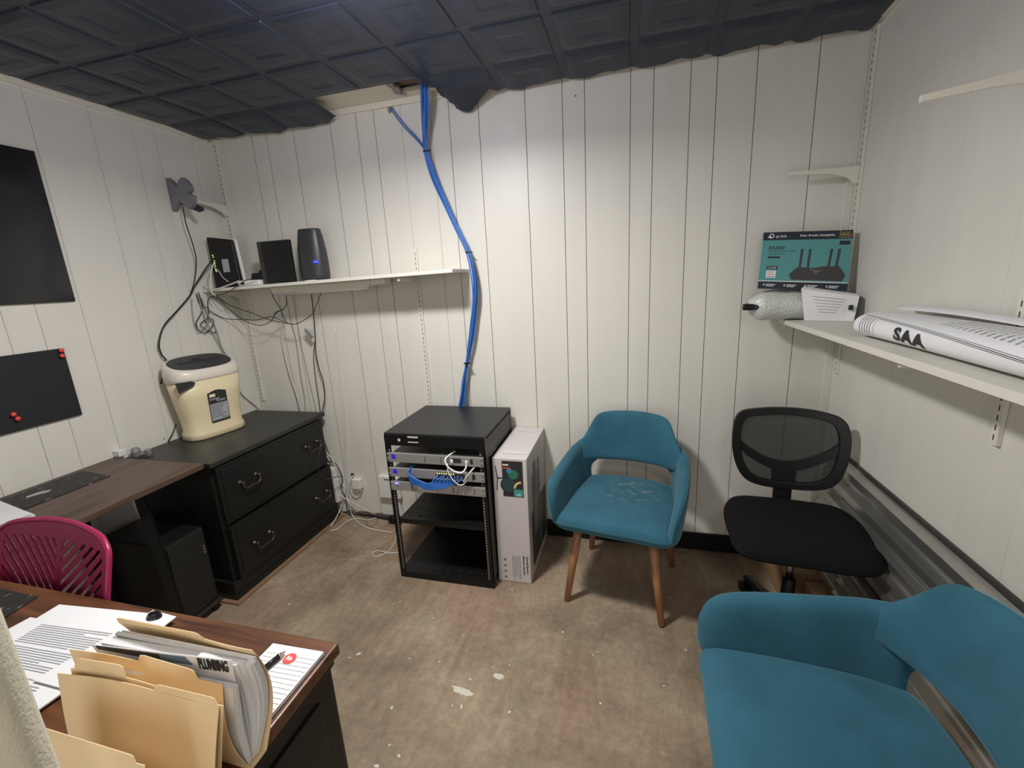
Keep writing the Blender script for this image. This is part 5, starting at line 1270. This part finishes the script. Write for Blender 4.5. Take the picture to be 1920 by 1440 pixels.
# notepad + pen
t = thing('notepad', 'lined white notepad with a round red emblem at the near desk corner', 'notepad', (-.63, .52, DZ))
PC = [Vector((-.697, .595, 0)), Vector((-.577, .597, 0)), Vector((-.567, .40, 0)), Vector((-.687, .40, 0))]
PC = [onz(512, 1206, DZ+.008), onz(607, 1222, DZ+.008), onz(607, 1222, DZ+.008)+Vector((-.004, -.205, 0)), onz(512, 1206, DZ+.008)+Vector((-.004, -.205, 0))]
for p in PC: p.x = min(p.x, -.569)
q = MB(); q.hexa([Vector((p.x, p.y, DZ+.0006)) for p in PC[::-1]]+[Vector((p.x, p.y, DZ+.008)) for p in PC[::-1]]); child(q.build('pad_block', M['paper']), t)
def pf(a, b_, h=0): p = (PC[0]*(1-a)+PC[1]*a)*(1-b_)+(PC[3]*(1-a)+PC[2]*a)*b_; return Vector((p.x, p.y, DZ+.0088+h))
q = MB()
for k in range(20): q.add([pf(.02, .10+k*.045), pf(.98, .10+k*.045), pf(.98, .106+k*.045), pf(.02, .106+k*.045)], [(0, 1, 2, 3)])
child(q.build('ruled_lines', mat('pale_rule', (.60, .62, .66), .7)), t)
q = MB(); pp = onz(543, 1235, DZ+.0088)
emb = lambda a, b_, h=0: Vector((pp.x+a, pp.y+b_, DZ+.0094+h))
q.mi = 0; disc(q, emb, 0, 0, .0125); q.mi = 1; text(q, 'Rh', .012, lambda a, b_: emb(a, b_, .0003), at=(-.007, -.004), bold=.0004)
child(q.build('red_emblem', [mat('red_emblem', (.75, .06, .05), .6), M['paper']]), t)
t = thing('ballpoint_pen', 'black ballpoint pen with silver tip lying on the lined notepad', 'pen', (-.66, .55, DZ+.0088))
a = onz(484, 1263, DZ+.0145); b_ = onz(535, 1221, DZ+.0135); d = (b_-a)
q = MB(); q.cyl(a+d*.18, a+d*.74, .0052, .0052, 14); child(q.build('barrel', M['blackplastic'], smooth=True), t)
q = MB(); q.cyl(a+d*.74, a+d*.80, .0054, .0048, 14); q.cyl(a+d*.80, a+d*1.0, .0046, .0010, 14); child(q.build('tip', M['chrome'], smooth=True), t)
q = MB(); q.cyl(a+d*-.12, a+d*.18, .0046, .0052, 14); child(q.build('cap', M['chrome'], smooth=True), t)

# ---------------------------------------------------------------- manila folders
def folder(label, TL, TR, BL, BR, tab, bow=.0, xb=0., thick=0., bz=None, fold=None, group='manila folders standing on the near desk', frontTL=None, frontTR=None, tabf=None, extra=None):
    """single leaf from bottom edge BL-BR to top edge TL-TR; optional second (front) leaf joined at the bottom"""
    t = thing('file_folder', label, 'folder', tuple((BL+BR)/2), 0, group)
    def leaf(TL, TR, tab, name, bow, dy=0.):
        q = MB(); D = Vector((0, dy, 0))
        def f(i, j):
            p = ((BL+D)*(1-i)+(BR+D)*i)*(1-j)+(TL*(1-i)+TR*i)*j; p.y += bow*math.sin(PI*j)+.004*math.sin(i*5)*j; p.x += xb*i*math.sin(PI*j); return p
        q.grid(f, 24, 14)
        if tab:
            t0, t1, hh = tab
            up = (f(.5, 1)-f(.5, .9)).normalized()
            A = [f(t0, 1), f(t0+.02, 1)+up*hh*.85, f(t0+.05, 1)+up*hh, f(t1-.05, 1)+up*hh, f(t1-.02, 1)+up*hh*.85, f(t1, 1)]
            m_ = 10; pts = A
            bot = [f(t0+(t1-t0)*k/m_, 1)-up*.002 for k in range(m_, -1, -1)]
            q.poly(pts+bot)
        child(q.build(name, M['manila'], solid=.0009), t)
    leaf(TL, TR, tab, 'back_leaf', bow, .014 if frontTL is not None else 0)
    if frontTL is not None:
        leaf(frontTL, frontTR, tabf, 'front_leaf', -bow if thick == 0 else -thick, -.014)
        q = MB(); q.grid(lambda i, j: BL*(1-i)+BR*i+Vector((0, -.014*math.cos(PI*j), .001-.001*math.sin(PI*j))), 4, 6); child(q.build('folded_gusset', M['manila'], solid=.0008), t)
    return t
V = Vector
DZf = DZ+.0015
# stuffed folder at the back
TLb, TRb = onz(222, 1166, .962), onz(478, 1215, .962)
Bl, Br = V((TLb.x+.01, .400, DZf)), V((-.545, .402, DZf))
TRb.x = max(TRb.x, -.508)
fTL, fTR = onz(130, 1217, .955), onz(422, 1278, .925)
folder('stuffed manila folder standing on the near desk with papers marked plumbing', TLb, TRb, Bl, Br, (.0, .66, .014), bow=.024, thick=.014, xb=0., frontTL=fTL, frontTR=fTR, tabf=(.44, .85, .012), group=None)
# papers inside
for k in range(9):
    g = (k+1)/10
    TLp = TLb*(1-g)+fTL*g; TRp = TRb*(1-g)+fTR*g; TLp.z = .950+.003*math.sin(k*2.3); TRp.z = .944+.003*math.cos(k*1.9); TLp.x += .012; TRp.x += .002+.006*math.sin(k)
    if k > 6: TLp.z = .932; TRp.z = .915
    if k == 6: TRp.z = .955
    q = MB(); y0 = .391+.020*(1-g)
    def f(i, j, TLp=TLp, TRp=TRp, y0=y0, g=g):
        bL = V((Bl.x+.012, y0, DZf+.004)); bR = V((Br.x-.008, y0, DZf+.004))
        p = (bL*(1-i)+bR*i)*(1-j)+(TLp*(1-i)+TRp*i)*j; p.y += (.024-.034*g)*math.sin(PI*j); return p
    q.grid(f, 10, 10); mats = [M['paper'], M['ink'], mat('slate_print', (.10, .14, .19), .6)]
    if k == 6:
        e = V((0, -.0013, 0))
        q.mi = 1; q.add([f(.04, .995)+e, f(.50, .985)+e, f(.50, .925)+e, f(.04, .965)+e], [(0, 1, 2, 3)])
        q.mi = 2; q.add([f(.50, .985)+e, f(.68, .985)+e, f(.72, .92)+e, f(.50, .92)+e], [(0, 1, 2, 3)])
        q.mi = 1
        text(q, 'PLUMBING', .027, lambda a, b_: f(.765+a/.29, .895+b_/.2)+e, bold=.0007, sx=.46, fine=.006)
        for v_i in range(0): pass
    o = q.build('document_sheet', mats, solid=.0055 if k not in (5, 6) else .0008)
    tag(o, ['white document sheet inside the stuffed folder', 'thin white sheet directly behind the one lettered plumbing', 'sheet lettered plumbing with a black and slate band inside the stuffed folder'][0 if k not in (5, 6) else k-4], 'paper', 'papers in the stuffed folder' if k not in (5, 6) else None)
# middle folder with left tab
TLm, TRm = onz(128, 1262, .945), onz(400, 1312, .942)
folder('manila folder with a raised left tab just in front of the stuffed folder', onz(133, 1252, .948), onz(424, 1318, .935), V((-.775, .322, DZf)), V((-.545, .332, DZf)), (.02, .36, .018), bow=.0, group=None)
folder('manila folder standing upright with a right hand tab, large plain front', onz(108, 1262, .945), onz(416, 1318, .938), V((-.76, .306, DZf)), V((-.535, .317, DZf)), (.60, .995, .010), bow=-.004, group=None)
folder('manila folder partly hidden by the curtain at the bottom edge', onz(60, 1372, .93), onz(278, 1428, .925), V((-.72, .235, DZf)), V((-.52, .245, DZf)), (.0, .93, .008), bow=-.004, group=None)
sheet('paper_sheet', 'white sheet lying at the bottom edge in front of the folders', [(-.68, .16), (-.585, .16), (-.585, .225), (-.68, .225)], DZ+.003, th=.002)

# ---------------------------------------------------------------- curtain at the near left
ed = ray(0, 1100); ed = V((ed.x, ed.y, 0)).normalized()*.565
q = MB()
def cf(i, j):
    z = .03+2.24*j; s_ = i
    x = ed.x-.012+.030*s_+.010*math.sin(s_*PI*5)+.0; y = ed.y-.20*s_
    w_ = .008*math.sin(j*5+i*3)
    return V((x+.010*math.cos(s_*PI*5)*(1-s_*.3)*0+w_*.4-.004, y+.0*w_, z))
q.grid(cf, 60, 30)
tag(q.build('curtain', M['cloth'], solid=.003, smooth=True), 'cream fabric curtain hanging at the near left edge', 'curtain')
q = MB(); q.cyl((ed.x-.01, ed.y+.01, 2.28), (ed.x+.03, YF+.02, 2.28), .009); tag(q.build('curtain_rail', M['white_metal']), 'white rail above the cream curtain', 'rail')
